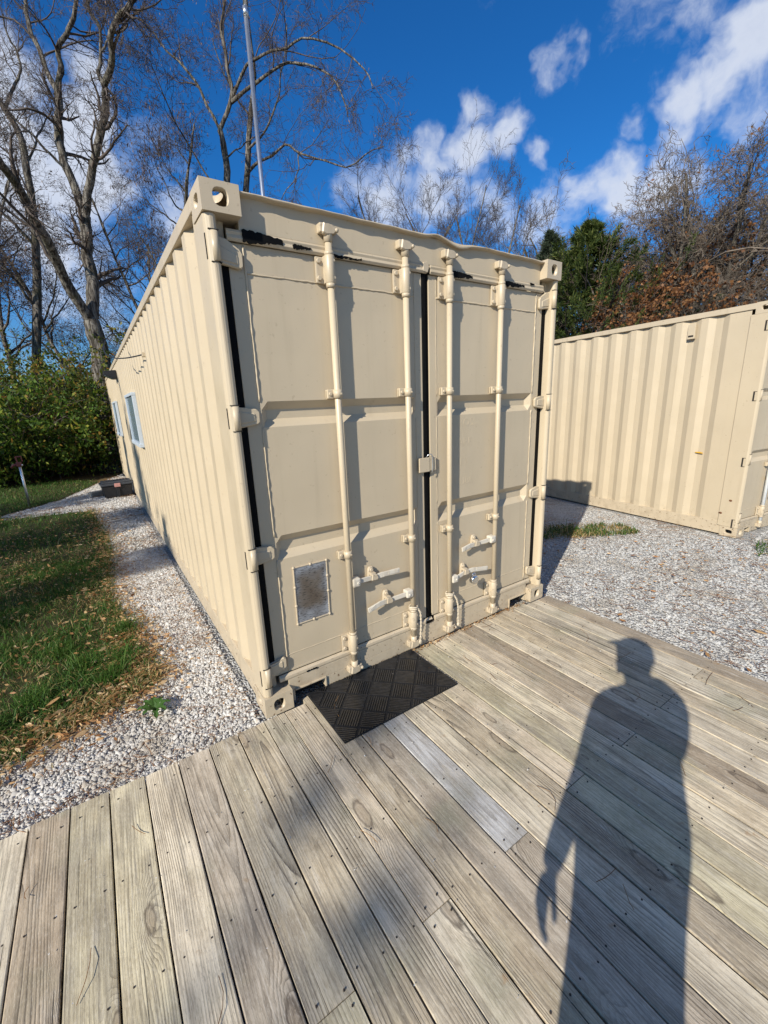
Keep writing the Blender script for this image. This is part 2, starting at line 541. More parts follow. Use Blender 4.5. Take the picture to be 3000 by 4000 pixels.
    rust = noise(n, l, g.outputs['Position'], 11.0, 4, 0.6, loc=(2, 8, 0))
    c = mixc(n, l, math_n(n, l, 'MULTIPLY', mrange(n, l, rust, 0.66, 0.76), 0.5), c, (0.33, 0.19, 0.085))
    l.new(c, b.inputs['Base Color'])
    b.inputs['Roughness'].default_value = 0.82
    b.inputs['Specular IOR Level'].default_value = 0.25
    h = math_n(n, l, 'MULTIPLY_ADD', ring, -0.5, math_n(n, l, 'MULTIPLY', streak, -0.8))
    h = math_n(n, l, 'MULTIPLY_ADD', crk, -1.2, h)
    bump(n, l, h, 0.0016, b, 0.8)
    return m


def ground_mat(name, kind):
    m, n, l, b = new_mat(name)
    g = n.new('ShaderNodeNewGeometry'); P = g.outputs['Position']
    if kind == 'gravel':
        vo = n.new('ShaderNodeTexVoronoi'); vo.inputs['Scale'].default_value = 62; l.new(P, vo.inputs['Vector'])
        se = n.new('ShaderNodeSeparateColor'); l.new(vo.outputs['Color'], se.inputs[0])
        r = ramp(n, [(0, (0.30, 0.29, 0.27)), (0.35, (0.47, 0.46, 0.43)), (0.8, (0.60, 0.59, 0.565)), (1, (0.40, 0.36, 0.30))])
        l.new(se.outputs[0], r.inputs[0])
        edge = mrange(n, l, vo.outputs['Distance'], 0.45, 0.75)
        c = mixc(n, l, math_n(n, l, 'MULTIPLY', edge, 0.5), r.outputs[0], (0.27, 0.25, 0.215))
        big = noise(n, l, P, 1.1, 5, 0.6)
        c = mixc(n, l, math_n(n, l, 'MULTIPLY', mrange(n, l, big, 0.56, 0.75), 0.35), c, (0.33, 0.29, 0.22))
        h = math_n(n, l, 'MULTIPLY_ADD', se.outputs[1], 0.6, math_n(n, l, 'MULTIPLY', vo.outputs['Distance'], -1.2))
        l.new(c, b.inputs['Base Color']); bump(n, l, h, 0.02, b)
    elif kind == 'soil':
        v = noise(n, l, P, 14, 6, 0.7)
        r = ramp(n, [(0.25, (0.028, 0.032, 0.012)), (0.5, (0.05, 0.048, 0.02)), (0.62, (0.04, 0.058, 0.016)), (0.8, (0.12, 0.085, 0.04))])
        l.new(v, r.inputs[0]); l.new(r.outputs[0], b.inputs['Base Color']); bump(n, l, v, 0.03, b)
    else:
        v = noise(n, l, P, 5, 6, 0.7); v2 = noise(n, l, P, 40, 4, 0.6)
        r = ramp(n, [(0.3, (0.10, 0.07, 0.035)), (0.55, (0.17, 0.12, 0.06)), (0.75, (0.10, 0.09, 0.035))])
        l.new(v, r.inputs[0])
        c = mixc(n, l, mrange(n, l, v2, 0.4, 0.7), r.outputs[0], (0.05, 0.038, 0.02))
        l.new(c, b.inputs['Base Color']); bump(n, l, v2, 0.03, b)
    b.inputs['Roughness'].default_value = 0.95
    b.inputs['Specular IOR Level'].default_value = 0.15
    return m


def bark_mat(name, dark, light, sc3=(16, 16, 2.6)):
    m, n, l, b = new_mat(name)
    tc = n.new('ShaderNodeTexCoord')
    v = noise(n, l, tc.outputs['Object'], 1.0, 5, 0.65, sc3=sc3)
    v2 = noise(n, l, tc.outputs['Object'], 2.2, 4, 0.6)
    c = mixc(n, l, mrange(n, l, v, 0.42, 0.62), dark, light)
    c = mixc(n, l, math_n(n, l, 'MULTIPLY', mrange(n, l, v2, 0.5, 0.75), 0.4), c, (0.13, 0.135, 0.075))
    l.new(c, b.inputs['Base Color']); b.inputs['Roughness'].default_value = 0.9
    b.inputs['Specular IOR Level'].default_value = 0.15
    bump(n, l, v, 0.05, b)
    return m


M = {}
CREAM = (0.505, 0.416, 0.288)
M['cream'] = paint_mat('cream_container_paint', CREAM, rust=0.6, dirt=0.22)
M['cream_old'] = paint_mat('chipped_cream_paint', (0.490, 0.404, 0.284), rust=1.2, dirt=0.4)
M['rubber'] = flat_mat('black_gasket_rubber', (0.004, 0.004, 0.004), 0.7, var=0.3, spec=0.12)
M['dark'] = flat_mat('dark_hollow_shade_and_joist', (0.02, 0.016, 0.013), 0.9)  # joists, and the painted shade of gaps, slots and pockets
M['rust'] = flat_mat('rusty_steel', (0.13, 0.055, 0.022), 0.85, var=0.4, nscale=60, bumpd=0.002)
M['white_paint'] = flat_mat('white_bar_paint', (0.72, 0.74, 0.75), 0.4, var=0.06)
M['mat'] = flat_mat('black_mat_rubber', (0.015, 0.015, 0.0165), 0.30, var=0.4, nscale=40, spec=0.8)
M['mat_base'] = flat_mat('black_mat_backing', (0.006, 0.006, 0.007), 0.7)
M['galv'] = flat_mat('galvanised_steel', (0.62, 0.64, 0.66), 0.32, 0.9, var=0.08)
M['chrome'] = flat_mat('chrome_steel', (0.75, 0.75, 0.76), 0.12, 1.0, var=0.05)
M['screw'] = flat_mat('dull_screw_steel', (0.05, 0.038, 0.03), 0.6, 0.4)
M['handle'] = paint_mat('worn_handle_paint', (0.60, 0.545, 0.45), rust=1.6, dirt=0.5)
M['rope'] = flat_mat('painted_rope', (0.55, 0.47, 0.35), 0.9, var=0.25, nscale=120)
M['wood'] = wood_mat()
M['gravel'] = ground_mat('white_gravel_bed', 'gravel')
M['soil'] = ground_mat('grassy_soil', 'soil')
M['litter'] = ground_mat('leaf_litter', 'litter')
M['stone'] = leaf_mat('limestone_chips', [(0, (0.39, 0.375, 0.345)), (0.2, (0.51, 0.49, 0.455)), (0.55, (0.57, 0.55, 0.515)), (0.86, (0.63, 0.61, 0.575)), (0.94, (0.48, 0.40, 0.31)), (1, (0.37, 0.355, 0.33))], 0, 0.9)
M['stone'] = dusty(M['stone'])
M['stone_fine'] = dusty(leaf_mat('fine_limestone_chips', [(0, (0.43, 0.42, 0.395)), (0.3, (0.50, 0.49, 0.46)), (0.8, (0.56, 0.55, 0.52)), (0.95, (0.48, 0.43, 0.36)), (1, (0.40, 0.385, 0.36))], 0, 0.9))
M['grass'] = leaf_mat('grass_blades', [(0, (0.028, 0.075, 0.012)), (0.5, (0.05, 0.125, 0.018)), (0.86, (0.09, 0.165, 0.03)), (0.94, (0.27, 0.22, 0.08)), (1, (0.38, 0.30, 0.14))], 0.35)
M['straw'] = leaf_mat('straw_blades', [(0, (0.22, 0.14, 0.05)), (0.5, (0.38, 0.27, 0.11)), (1, (0.50, 0.40, 0.22))], 0.2)
M['grass_fresh'] = leaf_mat('fresh_grass_blades', [(0, (0.035, 0.085, 0.012)), (0.6, (0.06, 0.14, 0.02)), (1, (0.13, 0.20, 0.04))], 0.35)
M['dead_leaf'] = leaf_mat('dead_leaves', [(0, (0.17, 0.075, 0.03)), (0.35, (0.34, 0.17, 0.065)), (0.7, (0.47, 0.29, 0.13)), (1, (0.58, 0.43, 0.26))], 0.2)
M['needle'] = leaf_mat('brown_needles', [(0, (0.12, 0.05, 0.02)), (0.6, (0.24, 0.11, 0.04)), (1, (0.33, 0.19, 0.08))], 0)
M['bark'] = bark_mat('grey_locust_bark', (0.045, 0.037, 0.03), (0.215, 0.195, 0.165))
M['bark_pale'] = bark_mat('pale_thin_bark', (0.09, 0.075, 0.06), (0.22, 0.195, 0.16), (24, 24, 4))
M['twig'] = flat_mat('grey_brown_twigs', (0.078, 0.060, 0.049), 0.9, var=0.35, nscale=3)
M['twig_pale'] = flat_mat('pale_grey_twigs', (0.135, 0.106, 0.08), 0.9, var=0.45, nscale=3)
M['pod'] = leaf_mat('brown_seed_pods', [(0, (0.05, 0.028, 0.018)), (0.6, (0.11, 0.065, 0.04)), (1, (0.19, 0.12, 0.075))], 0.15)
M['bush'] = leaf_mat('autumn_bush_leaves', [(0, (0.03, 0.065, 0.010)), (0.45, (0.06, 0.12, 0.016)), (0.75, (0.12, 0.20, 0.024)), (0.93, (0.26, 0.28, 0.04)), (1, (0.28, 0.15, 0.03))], 0.42)
M['bush_gold'] = leaf_mat('golden_bush_leaves', [(0, (0.04, 0.065, 0.010)), (0.45, (0.09, 0.125, 0.018)), (0.78, (0.20, 0.19, 0.03)), (1, (0.26, 0.11, 0.025))], 0.4)
M['cedar'] = leaf_mat('cedar_foliage', [(0, (0.022, 0.040, 0.010)), (0.5, (0.042, 0.066, 0.014)), (0.85, (0.085, 0.105, 0.022)), (1, (0.14, 0.15, 0.04))], 0.15)
M['cedar_grey'] = leaf_mat('blue_cedar_foliage', [(0, (0.026, 0.040, 0.022)), (0.6, (0.05, 0.07, 0.04)), (1, (0.085, 0.10, 0.06))], 0.15)
M['oak'] = leaf_mat('russet_oak_leaves', [(0, (0.09, 0.035, 0.015)), (0.5, (0.19, 0.08, 0.03)), (1, (0.30, 0.15, 0.06))], 0.35)
M['weed'] = leaf_mat('weed_leaves', [(0, (0.04, 0.10, 0.02)), (1, (0.08, 0.16, 0.03))], 0.3)
M['bin_body'] = flat_mat('black_tote_plastic', (0.012, 0.012, 0.014), 0.45)
M['bin_lid'] = flat_mat('grey_tote_plastic', (0.045, 0.05, 0.06), 0.5)
M['red'] = flat_mat('faded_red_plastic', (0.16, 0.04, 0.035), 0.6)
M['pink'] = flat_mat('pale_red_latch_plastic', (0.50, 0.25, 0.22), 0.5)
M['black'] = flat_mat('black_lamp_housing', (0.012, 0.013, 0.016), 0.5)
M['frame'] = flat_mat('shade_blue_white_vinyl', (0.50, 0.56, 0.62), 0.35, var=0.04)  # white frame, the blue cast of its shade put into the colour
M['cloth'] = flat_mat('dark_work_clothes', (0.05, 0.055, 0.07), 0.9, var=0.2)
M['trousers'] = flat_mat('blue_work_trousers', (0.035, 0.05, 0.09), 0.9, var=0.2)
M['skin'] = flat_mat('skin', (0.48, 0.29, 0.20), 0.5, var=0.06)


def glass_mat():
    m, n, l, b = new_mat('sky_tinted_glass')
    b.inputs['Base Color'].default_value = (0.20, 0.27, 0.33, 1)  # blue put into the base colour in place of reflected sky
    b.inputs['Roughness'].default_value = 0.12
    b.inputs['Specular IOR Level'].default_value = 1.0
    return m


def plate_mat():
    """bare aluminium data plate, streaked grey and brown"""
    m, n, l, b = new_mat('worn_data_plate')
    g = n.new('ShaderNodeNewGeometry'); P = g.outputs['Position']
    sep = n.new('ShaderNodeSeparateXYZ'); l.new(P, sep.inputs[0])
    ex = math_n(n, l, 'ABSOLUTE', math_n(n, l, 'MULTIPLY_ADD', sep.outputs[0], 9.6, -3.47))
    ez = math_n(n, l, 'ABSOLUTE', math_n(n, l, 'MULTIPLY_ADD', sep.outputs[2], 5.9, -3.75))
    rim = math_n(n, l, 'MAXIMUM', ex, ez)
    v = noise(n, l, P, 1.0, 3, 0.5, sc3=(7, 9, 10))
    q = math_n(n, l, 'MULTIPLY_ADD', v, 0.8, math_n(n, l, 'MULTIPLY_ADD', rim, 0.62, -0.30))
    r = ramp(n, [(0.1, (0.13, 0.10, 0.075)), (0.38, (0.20, 0.175, 0.15)), (0.58, (0.25, 0.255, 0.27)), (0.85, (0.50, 0.54, 0.60))])
    l.new(q, r.inputs[0])
    w = noise(n, l, P, 1.0, 2, 0.5, sc3=(40, 1, 190))
    c = mixc(n, l, math_n(n, l, 'MULTIPLY', mrange(n, l, w, 0.54, 0.62), 0.7), r.outputs[0], (0.04, 0.037, 0.033))
    l.new(c, b.inputs['Base Color']); b.inputs['Metallic'].default_value = 0.55; b.inputs['Roughness'].default_value = 0.42
    return m


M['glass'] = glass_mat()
M['plate'] = plate_mat()

# ------------------------------------------------------------------ ground, gravel, lawn
GZ = -0.035


def sheet(name, poly, z, mat, kind='structure'):
    me = bpy.data.meshes.new(name)
    me.from_pydata([(x, y, z) for x, y in poly], [], [list(range(len(poly)))])
    o = link_mesh(name, me, mat)
    o['kind'] = kind
    return o


def inside(poly, x, y):
    poly = np.asarray(poly); res = np.zeros(len(x), bool); n = len(poly); j = n - 1
    for i in range(n):
        xi, yi = poly[i]; xj, yj = poly[j]
        c = ((yi > y) != (yj > y)) & (x < (xj - xi) * (y - yi) / (yj - yi + 1e-12) + xi)
        res ^= c; j = i
    return res


sheet('ground', [(400 * math.cos(a), 400 * math.sin(a)) for a in np.linspace(0, 2 * math.pi, 48, endpoint=False)], -0.075, M['litter'])
LAWN = [(-9, -0.35), (-3.4, -0.05), (-1.95, 0.17), (-1.21, 0.55), (-1.0, 0.66), (-0.81, 0.71), (-0.6, 0.78), (-0.47, 0.9), (-0.52, 1.2), (-0.55, 1.4), (-0.53, 1.8), (-0.66, 2.5), (-0.64, 3.2), (-0.6, 4.03),
        (-0.62, 5.0), (-0.7, 6.06), (-0.8, 7.3), (-1.33, 7.4), (-1.95, 7.5), (-2.2, 7.9), (-1.8, 8.4), (-1.33, 9.0), (-0.75, 10.6), (-0.6, 11.3), (-1.5, 12.2), (-4, 12.4), (-9, 12)]
GRAVEL_L = [(-9, -4.5), (-9, -0.2), (-3.4, 0.25), (-1.95, 0.5), (-1.2, 0.9), (-1.0, 7.0), (-2.3, 7.2), (-2.3, 8.1), (-1.7, 9.0), (-0.4, 11.5), (0.2, 13.0), (30, 13.0), (30, -14), (-4, -14), (-4, -4.5)]
sheet('gravel_yard', GRAVEL_L, GZ - 0.012, M['gravel'])


def ragged(poly, step, amp):
    """uneven edge: split the outline into short pieces and push them about"""
    out = []
    for (a, b_) in zip(poly, poly[1:] + poly[:1]):
        a = np.array(a); b_ = np.array(b_); k = max(1, int(np.linalg.norm(b_ - a) / step))
        for q in range(k): out.append(tuple(a + (b_ - a) * q / k + (rng.normal(0, amp, 2) if a[0] > -3.3 else 0)))
    return out


sheet('lawn', ragged(LAWN, .07, .032), GZ - 0.004, M['soil'])


def rot_rand(n):
    q = rng.normal(size=(n, 4)); q /= np.linalg.norm(q, axis=1)[:, None]
    w, x, y, z = q.T
    return np.stack([1 - 2 * (y * y + z * z), 2 * (x * y - z * w), 2 * (x * z + y * w),
                     2 * (x * y + z * w), 1 - 2 * (x * x + z * z), 2 * (y * z - x * w),
                     2 * (x * z - y * w), 2 * (y * z + x * w), 1 - 2 * (x * x + y * y)], 1).reshape(n, 3, 3)


def scatter(poly, n, x0, x1, y0, y1, dens=None):
    out = []
    while len(out) < 60:
        x = rng.uniform(x0, x1, n * 2); y = rng.uniform(y0, y1, n * 2)
        k = inside(poly, x, y)
        if dens is not None: k &= rng.uniform(0, 1, n * 2) < dens(x, y)
        out.append(np.stack([x[k], y[k]], 1))
        if sum(len(a) for a in out) >= n: break
    return np.concatenate(out)[:n]


CHIP_F = np.array([(0, 1, 5), (1, 2, 5), (2, 6, 5), (2, 3, 6), (3, 4, 6), (4, 0, 5), (4, 5, 6)])


def stones(name, xy, size, flat=1.0, mat='stone'):
    """angular crushed-stone chips: an uneven five-sided foot rising to a short ridge"""
    n = len(xy)
    s = size * rng.lognormal(0, 0.34, n)
    ang = np.arange(5) * 2 * math.pi / 5 + rng.uniform(-.38, .38, (n, 5))
    rad = rng.uniform(.72, 1.18, (n, 5))
    asp = rng.uniform(.55, 1.0, n)
    V = np.zeros((n, 7, 3))
    V[:, :5, 0] = np.cos(ang) * rad; V[:, :5, 1] = np.sin(ang) * rad * asp[:, None]
    V[:, :5, 2] = rng.uniform(-.45, -.15, (n, 5))
    V[:, 5, :2] = np.array([.28, .05]) + rng.uniform(-.3, .3, (n, 2)); V[:, 6, :2] = np.array([-.40, -.1]) + rng.uniform(-.3, .3, (n, 2))
    V[:, 5:, 2] = rng.uniform(.25, .80, (n, 2)) * flat
    tx, ty = rng.normal(0, .28, n) * flat, rng.normal(0, .28, n) * flat
    V[:, :, 2] += V[:, :, 0] * tx[:, None] + V[:, :, 1] * ty[:, None]
    a = rng.uniform(0, 6.283, n); ca, sa = np.cos(a)[:, None], np.sin(a)[:, None]
    X = V[:, :, 0] * ca - V[:, :, 1] * sa; Y = V[:, :, 0] * sa + V[:, :, 1] * ca
    V = np.stack([X, Y, V[:, :, 2]], 2) * s[:, None, None]
    V[:, :, 0] += xy[:, None, 0]; V[:, :, 1] += xy[:, None, 1]
    V[:, :, 2] += GZ - 0.009 + (s * rng.uniform(0.0, .6, n))[:, None]
    F = (CHIP_F[None] + (np.arange(n) * 7)[:, None, None]).reshape(-1, 3)
    o = np_mesh(name, V.reshape(-1, 3), F, M[mat])
    o['kind'] = 'stuff'
    return o



NEAR_L = [(-2.6, -0.012), (-2.6, 0.05), (-1.95, 0.12), (-1.21, 0.52), (-0.81, 0.68), (-0.5, 0.78), (-0.40, 0.9), (-0.48, 1.4), (-0.5, 1.8), (-0.62, 2.5), (-0.56, 4.0), (-0.02, 4.0), (-0.02, -0.012)]
FAR_L = [(-0.56, 4.0), (-0.58, 5.0), (-0.66, 6.1), (-0.75, 7.25), (-2.0, 7.55), (-2.0, 8.1), (-1.3, 8.9), (-0.55, 11.2), (0, 12.4), (-0.02, 4.0)]
YARD_A = [(2.53, -2.2), (5.2, -2.4), (5.5, -0.5), (5.9, 3.2), (2.46, 3.2), (2.46, 0.05), (2.53, 0.0)]
YARD_B = [(5.2, -2.4), (9.5, -2.4), (9.5, -0.5), (5.6, -0.5)]
stones('gravel', scatter(NEAR_L, 37000, -2.6, 0, -0.02, 4.0), 0.0079)
stones('gravel', scatter(NEAR_L, 260, -2.6, 0, -0.02, 4.0), 0.0140)
stones('gravel', scatter(FAR_L, 13000, -2.2, 0, 4.0, 12.4), 0.0112, .6)
stones('gravel', scatter(YARD_A, 60000, 2.4, 6, -2.4, 3.2), 0.0082, .38, 'stone_fine')
stones('gravel', scatter(YARD_B, 9000, 5.2, 9.5, -2.4, -0.5), 0.0120, .38, 'stone_fine')




def blades(name, xy, hgt, wid, mat, lean=0.5, z=GZ):
    n = len(xy)
    a = rng.uniform(0, 2 * math.pi, n); h = hgt * rng.lognormal(0, 0.35, n); w = wid * rng.uniform(0.6, 1.3, n)
    b = rng.uniform(0, 2 * math.pi, n); ln = h * lean * rng.uniform(0.1, 1.6, n)
    dx, dy = np.cos(a) * w, np.sin(a) * w
    lx, ly = np.cos(b) * ln, np.sin(b) * ln
    V = np.zeros((n, 5, 3))
    V[:, 0] = np.stack([xy[:, 0] - dx, xy[:, 1] - dy, np.full(n, z)], 1)
    V[:, 1] = np.stack([xy[:, 0] + dx, xy[:, 1] + dy, np.full(n, z)], 1)
    V[:, 2] = np.stack([xy[:, 0] + dx * .7 + lx * .4, xy[:, 1] + dy * .7 + ly * .4, z + h * .6], 1)
    V[:, 3] = np.stack([xy[:, 0] - dx * .7 + lx * .4, xy[:, 1] - dy * .7 + ly * .4, z + h * .6], 1)
    V[:, 4] = np.stack([xy[:, 0] + lx, xy[:, 1] + ly, z + h * np.clip(1.05 - lean * .3, .5, 1)], 1)
    b0 = (np.arange(n) * 5)[:, None]
    F = np.concatenate([b0 + np.array([[0, 1, 2]]), b0 + np.array([[0, 2, 3]]), b0 + np.array([[3, 2, 4]])])
    o = np_mesh(name, V.reshape(-1, 3), F, mat)
    o['kind'] = 'stuff'
    return o


def clumpy(f, lo=0.15):
    ph = rng.uniform(0, 6.28, 8)
    def d(x, y):
        v = np.sin(x * f + ph[0] + 2 * np.sin(y * f * .6 + ph[1])) + np.sin(y * f * 1.3 + ph[2] + 1.7 * np.sin(x * f * .7 + ph[3]))
        return np.clip(0.5 + 0.35 * v, lo, 1)
    return d


def near_edge(n, wd):
    seg = rng.integers(0, len(EDGE) - 1, n); t = rng.uniform(0, 1, (n, 1))
    return EDGE[seg] * (1 - t) + EDGE[seg + 1] * t + rng.normal(0, wd, (n, 2))


EDGE = np.array(LAWN[2:17])
blades('grass', scatter(LAWN, 50000, -3.2, -0.4, -0.3, 4.2, clumpy(5.0, 0.2)), 0.043, 0.0026, M['grass'], 0.9)
blades('grass', near_edge(5200, .05), 0.036, 0.0022, M['grass'], 1.0)
blades('dry_grass', np.concatenate([near_edge(2600, .09), scatter(LAWN, 3800, -3.2, -0.4, 0, 5, clumpy(3.0, 0.05))]), 0.045, 0.0024, M['straw'], 1.5)
tuft = np.concatenate([np.array(c) + rng.normal(0, .05, (300, 2)) for c in ((-.62, 1.25), (-.70, 1.05), (-.86, 1.30), (-.60, 1.72), (-1.1, 1.05), (-1.32, .85), (-1.0, 1.62))])
blades('grass', tuft, 0.075, 0.0028, M['grass_fresh'], 0.8)
blades('grass', scatter(LAWN, 20000, -4.5, -0.5, 4.2, 12.2, clumpy(3.0, 0.4)), 0.05, 0.0045, M['grass'], 0.9)
GP = [(3.6, 1.15), (4.4, 0.62), (4.95, 0.36), (5.1, 0.72), (4.6, 1.12), (3.9, 1.62), (3.0, 2.7), (2.5, 3.2), (2.5, 2.3)]
blades('grass', scatter(GP, 5200, 2.4, 5.2, 0.4, 3.2, clumpy(9.0, 0.1)), 0.05, 0.004, M['grass'], 0.9, GZ + 0.005)
blades('dry_grass', scatter(GP, 2600, 2.4, 5.2, 0.4, 3.2, clumpy(7.0, 0.2)), 0.045, 0.004, M['straw'], 1.4, GZ + 0.005)
blades('grass', scatter([(5.0, -0.75), (5.5, -1.0), (5.9, -0.9), (5.4, -0.6)], 260, 5, 6, -1.1, -0.5), 0.05, 0.004, M['grass'], 0.9, GZ + 0.005)


def leaves_flat(name, xy, size, mat, z=GZ + 0.012, asp=0.5, curl=0.5, tilt=0.5):
    n = len(xy)
    s = size * rng.lognormal(0, 0.3, n)
    # 6-vertex curled leaf: two quads folded on the midrib
    base = np.array([(-1, 0, 0), (-.2, -asp, .0), (.6, -asp * .6, 0), (1, 0, 0), (.6, asp * .6, 0), (-.2, asp, 0)])
    V = np.repeat(base[None], n, 0)
    V[:, :, 2] = curl * rng.uniform(-.3, 1, (n, 1)) * (np.abs(V[:, :, 1]) * 1.3 + 0.45 * V[:, :, 0] ** 2)
    a = rng.uniform(0, 6.283, n); ca, sa = np.cos(a), np.sin(a)
    t = rng.normal(0, tilt, n); ct, st = np.cos(t), np.sin(t)
    x, y, zz = V[..., 0], V[..., 1], V[..., 2]
    y2 = y * ct[:, None] - zz * st[:, None]; z2 = y * st[:, None] + zz * ct[:, None]
    X = (x * ca[:, None] - y2 * sa[:, None]) * s[:, None] + xy[:, None, 0]
    Y = (x * sa[:, None] + y2 * ca[:, None]) * s[:, None] + xy[:, None, 1]
    Z = (z2 - z2.min(1, keepdims=True)) * s[:, None] + z + rng.uniform(0, 0.015, (n, 1))
    Vv = np.stack([X, Y, Z], 2)
    b0 = (np.arange(n) * 6)[:, None]
    F = np.concatenate([b0 + np.array([[0, 1, 2, 3]]), b0 + np.array([[0, 3, 4, 5]])])
    o = np_mesh(name, Vv.reshape(-1, 3), F, mat)
    o['kind'] = 'stuff'
    return o


def along_edge(n, wd):
    seg = rng.integers(0, len(EDGE) - 1, n); t = rng.uniform(0, 1, (n, 1))
    p = EDGE[seg] * (1 - t) + EDGE[seg + 1] * t
    return p + rng.normal(0, wd, (n, 2))


le = along_edge(3600, 0.12)
le2 = scatter(LAWN, 3000, -3.2, -0.4, 0, 8, clumpy(2.2, 0.12))
leaves_flat('dead_leaves', np.concatenate([le, le2]), 0.0165, M['dead_leaf'], asp=0.34, curl=1.3, tilt=1.0)
leaves_flat('dead_leaves', scatter(LAWN, 260, -3.0, -0.5, 0.1, 4.5), 0.023, M['dead_leaf'], z=GZ + 0.02, asp=0.42, curl=1.2, tilt=.8)
leaves_flat('dead_leaves', scatter(YARD_A, 420, 2.5, 6, -2.4, 3.0, clumpy(2.0, 0.05)), 0.017, M['dead_leaf'], asp=0.35)
for cxy, sd, nn in (((5.35, -1.0), (.55, .20), 520), ((4.3, -.35), (.5, .25), 260), ((3.3, -.5), (.5, .5), 200), ((4.3, .95), (.5, .25), 420), ((3.1, 2.2), (.3, .4), 260)):
    leaves_flat('dead_leaves', np.array(cxy) + rng.normal(0, 1, (nn, 2)) * np.array(sd), 0.013, M['dead_leaf'], asp=0.32, curl=1.1, tilt=.9)
wall_l = np.stack([-0.05 - np.abs(rng.normal(0, 0.05, 700)), rng.uniform(0.2, 9, 700)], 1)
leaves_flat('dead_leaves', wall_l, 0.012, M['dead_leaf'], asp=0.3)


def needles(name, xy, ln, z, mat, w=0.0011):
    n = len(xy)
    a = rng.uniform(0, 6.283, n); L = ln * rng.lognormal(0, 0.4, n) / 2; bend = rng.normal(0, 0.25, n) * L
    pts = []
    for k, t in enumerate((-1, -0.33, 0.33, 1)):
        off = bend * (1 - t * t)
        pts.append(np.stack([xy[:, 0] + np.cos(a) * L * t - np.sin(a) * off, xy[:, 1] + np.sin(a) * L * t + np.cos(a) * off, z + rng.uniform(0, 0.01, n) + 0 * L], 1))
    P = np.stack(pts, 1)
    V, F = tubes(P, np.full((n, 4), w), 3)
    o = np_mesh(name, V, F, mat)
    o['kind'] = 'stuff'
    return o


def tubes(P, R, m=3):
    """batched tubes: P (n,k,3), R (n,k) -> verts, quads"""
    n, k, _ = P.shape
    T = np.empty_like(P)
    T[:, 1:-1] = P[:, 2:] - P[:, :-2]; T[:, 0] = P[:, 1] - P[:, 0]; T[:, -1] = P[:, -1] - P[:, -2]
    T /= np.linalg.norm(T, axis=2, keepdims=True) + 1e-9
    main = P[:, -1] - P[:, 0]
    ax = np.eye(3)[np.argmin(np.abs(main), axis=1)]
    U = np.cross(T, ax[:, None, :]); U /= np.linalg.norm(U, axis=2, keepdims=True) + 1e-9
    W = np.cross(T, U)
    ang = np.arange(m) * 2 * math.pi / m
    V = P[:, :, None, :] + R[:, :, None, None] * (np.cos(ang)[None, None, :, None] * U[:, :, None, :] + np.sin(ang)[None, None, :, None] * W[:, :, None, :])
    idx = np.arange(n * k * m).reshape(n, k, m)
    a = idx[:, :-1, :]; b = np.roll(idx, -1, axis=2)[:, :-1, :]
    c = np.roll(idx, -1, axis=2)[:, 1:, :]; d = idx[:, 1:, :]
    F = np.stack([a, b, c, d], -1).reshape(-1, 4)
    return V.reshape(-1, 3), F


needles('pine_needles', scatter(YARD_A, 1500, 2.5, 6, -2.4, 3.0, clumpy(2.4, 0.1)), 0.085, GZ + 0.014, M['needle'], 0.0016)
needles('pine_needles', scatter(NEAR_L, 1000, -2.6, 0, 0, 4.0, clumpy(4, 0.15)), 0.05, GZ + 0.014, M['needle'], 0.0014)
needles('pine_needles', scatter(FAR_L, 900, -2.2, 0, 4.0, 12.0, clumpy(2.2, 0.1)), 0.06, GZ + 0.016, M['needle'], 0.0024)
dk = np.stack([-1.1 + np.abs(rng.normal(0, 0.5, 150)) - 0.4, 0.015 + np.abs(rng.normal(0, 0.03, 150))], 1)
needles('pine_needles', dk, 0.06, GZ + 0.03, M['needle'], 0.0013)
nd = np.stack([rng.uniform(-1.2, 2.4, 26), rng.uniform(-1.6, 0.0, 26)], 1)
needles('pine_needles', nd, 0.09, 0.004, M['needle'], 0.0012)
cr = np.stack([rng.uniform(1.02, 2.3, 420), 0.035 - np.abs(rng.normal(0, 0.018, 420))], 1)
leaves_flat('leaf_crumbs', cr, 0.006, M['dead_leaf'], z=0.002, asp=0.5, curl=0.6)
cr2 = np.stack([rng.uniform(-1.2, 2.4, 150), rng.uniform(-1.7, 0.0, 150)], 1)
leaves_flat('leaf_crumbs', cr2, 0.0032, M['stone'], z=0.001, asp=0.6, curl=0.6)

# ------------------------------------------------------------------ deck
deck = empty('wooden_deck', (0.5, -1.8, 0), 'weathered grey wooden deck of long parallel boards in front of the container doors', 'deck')
SEAMS = [-2.49, -2.345, -2.2, -2.055, -1.91, -1.765, -1.62, -1.475, -1.328, -1.182, -1.035, -0.892, -0.746, -0.602, -0.457, -0.312, -0.166, -0.02, 0.1, 0.227, 0.363, 0.4995, 0.636] + [0.636 + 0.1438 * k for k in range(1, 14)]
GAP = 0.006


PAL = [(.67, .555, .38), (.71, .61, .435), (.56, .465, .325), (.62, .55, .365), (.74, .635, .465), (.48, .385, .27), (.70, .61, .455), (.66, .575, .385), (.52, .44, .335), (.63, .525, .38)]


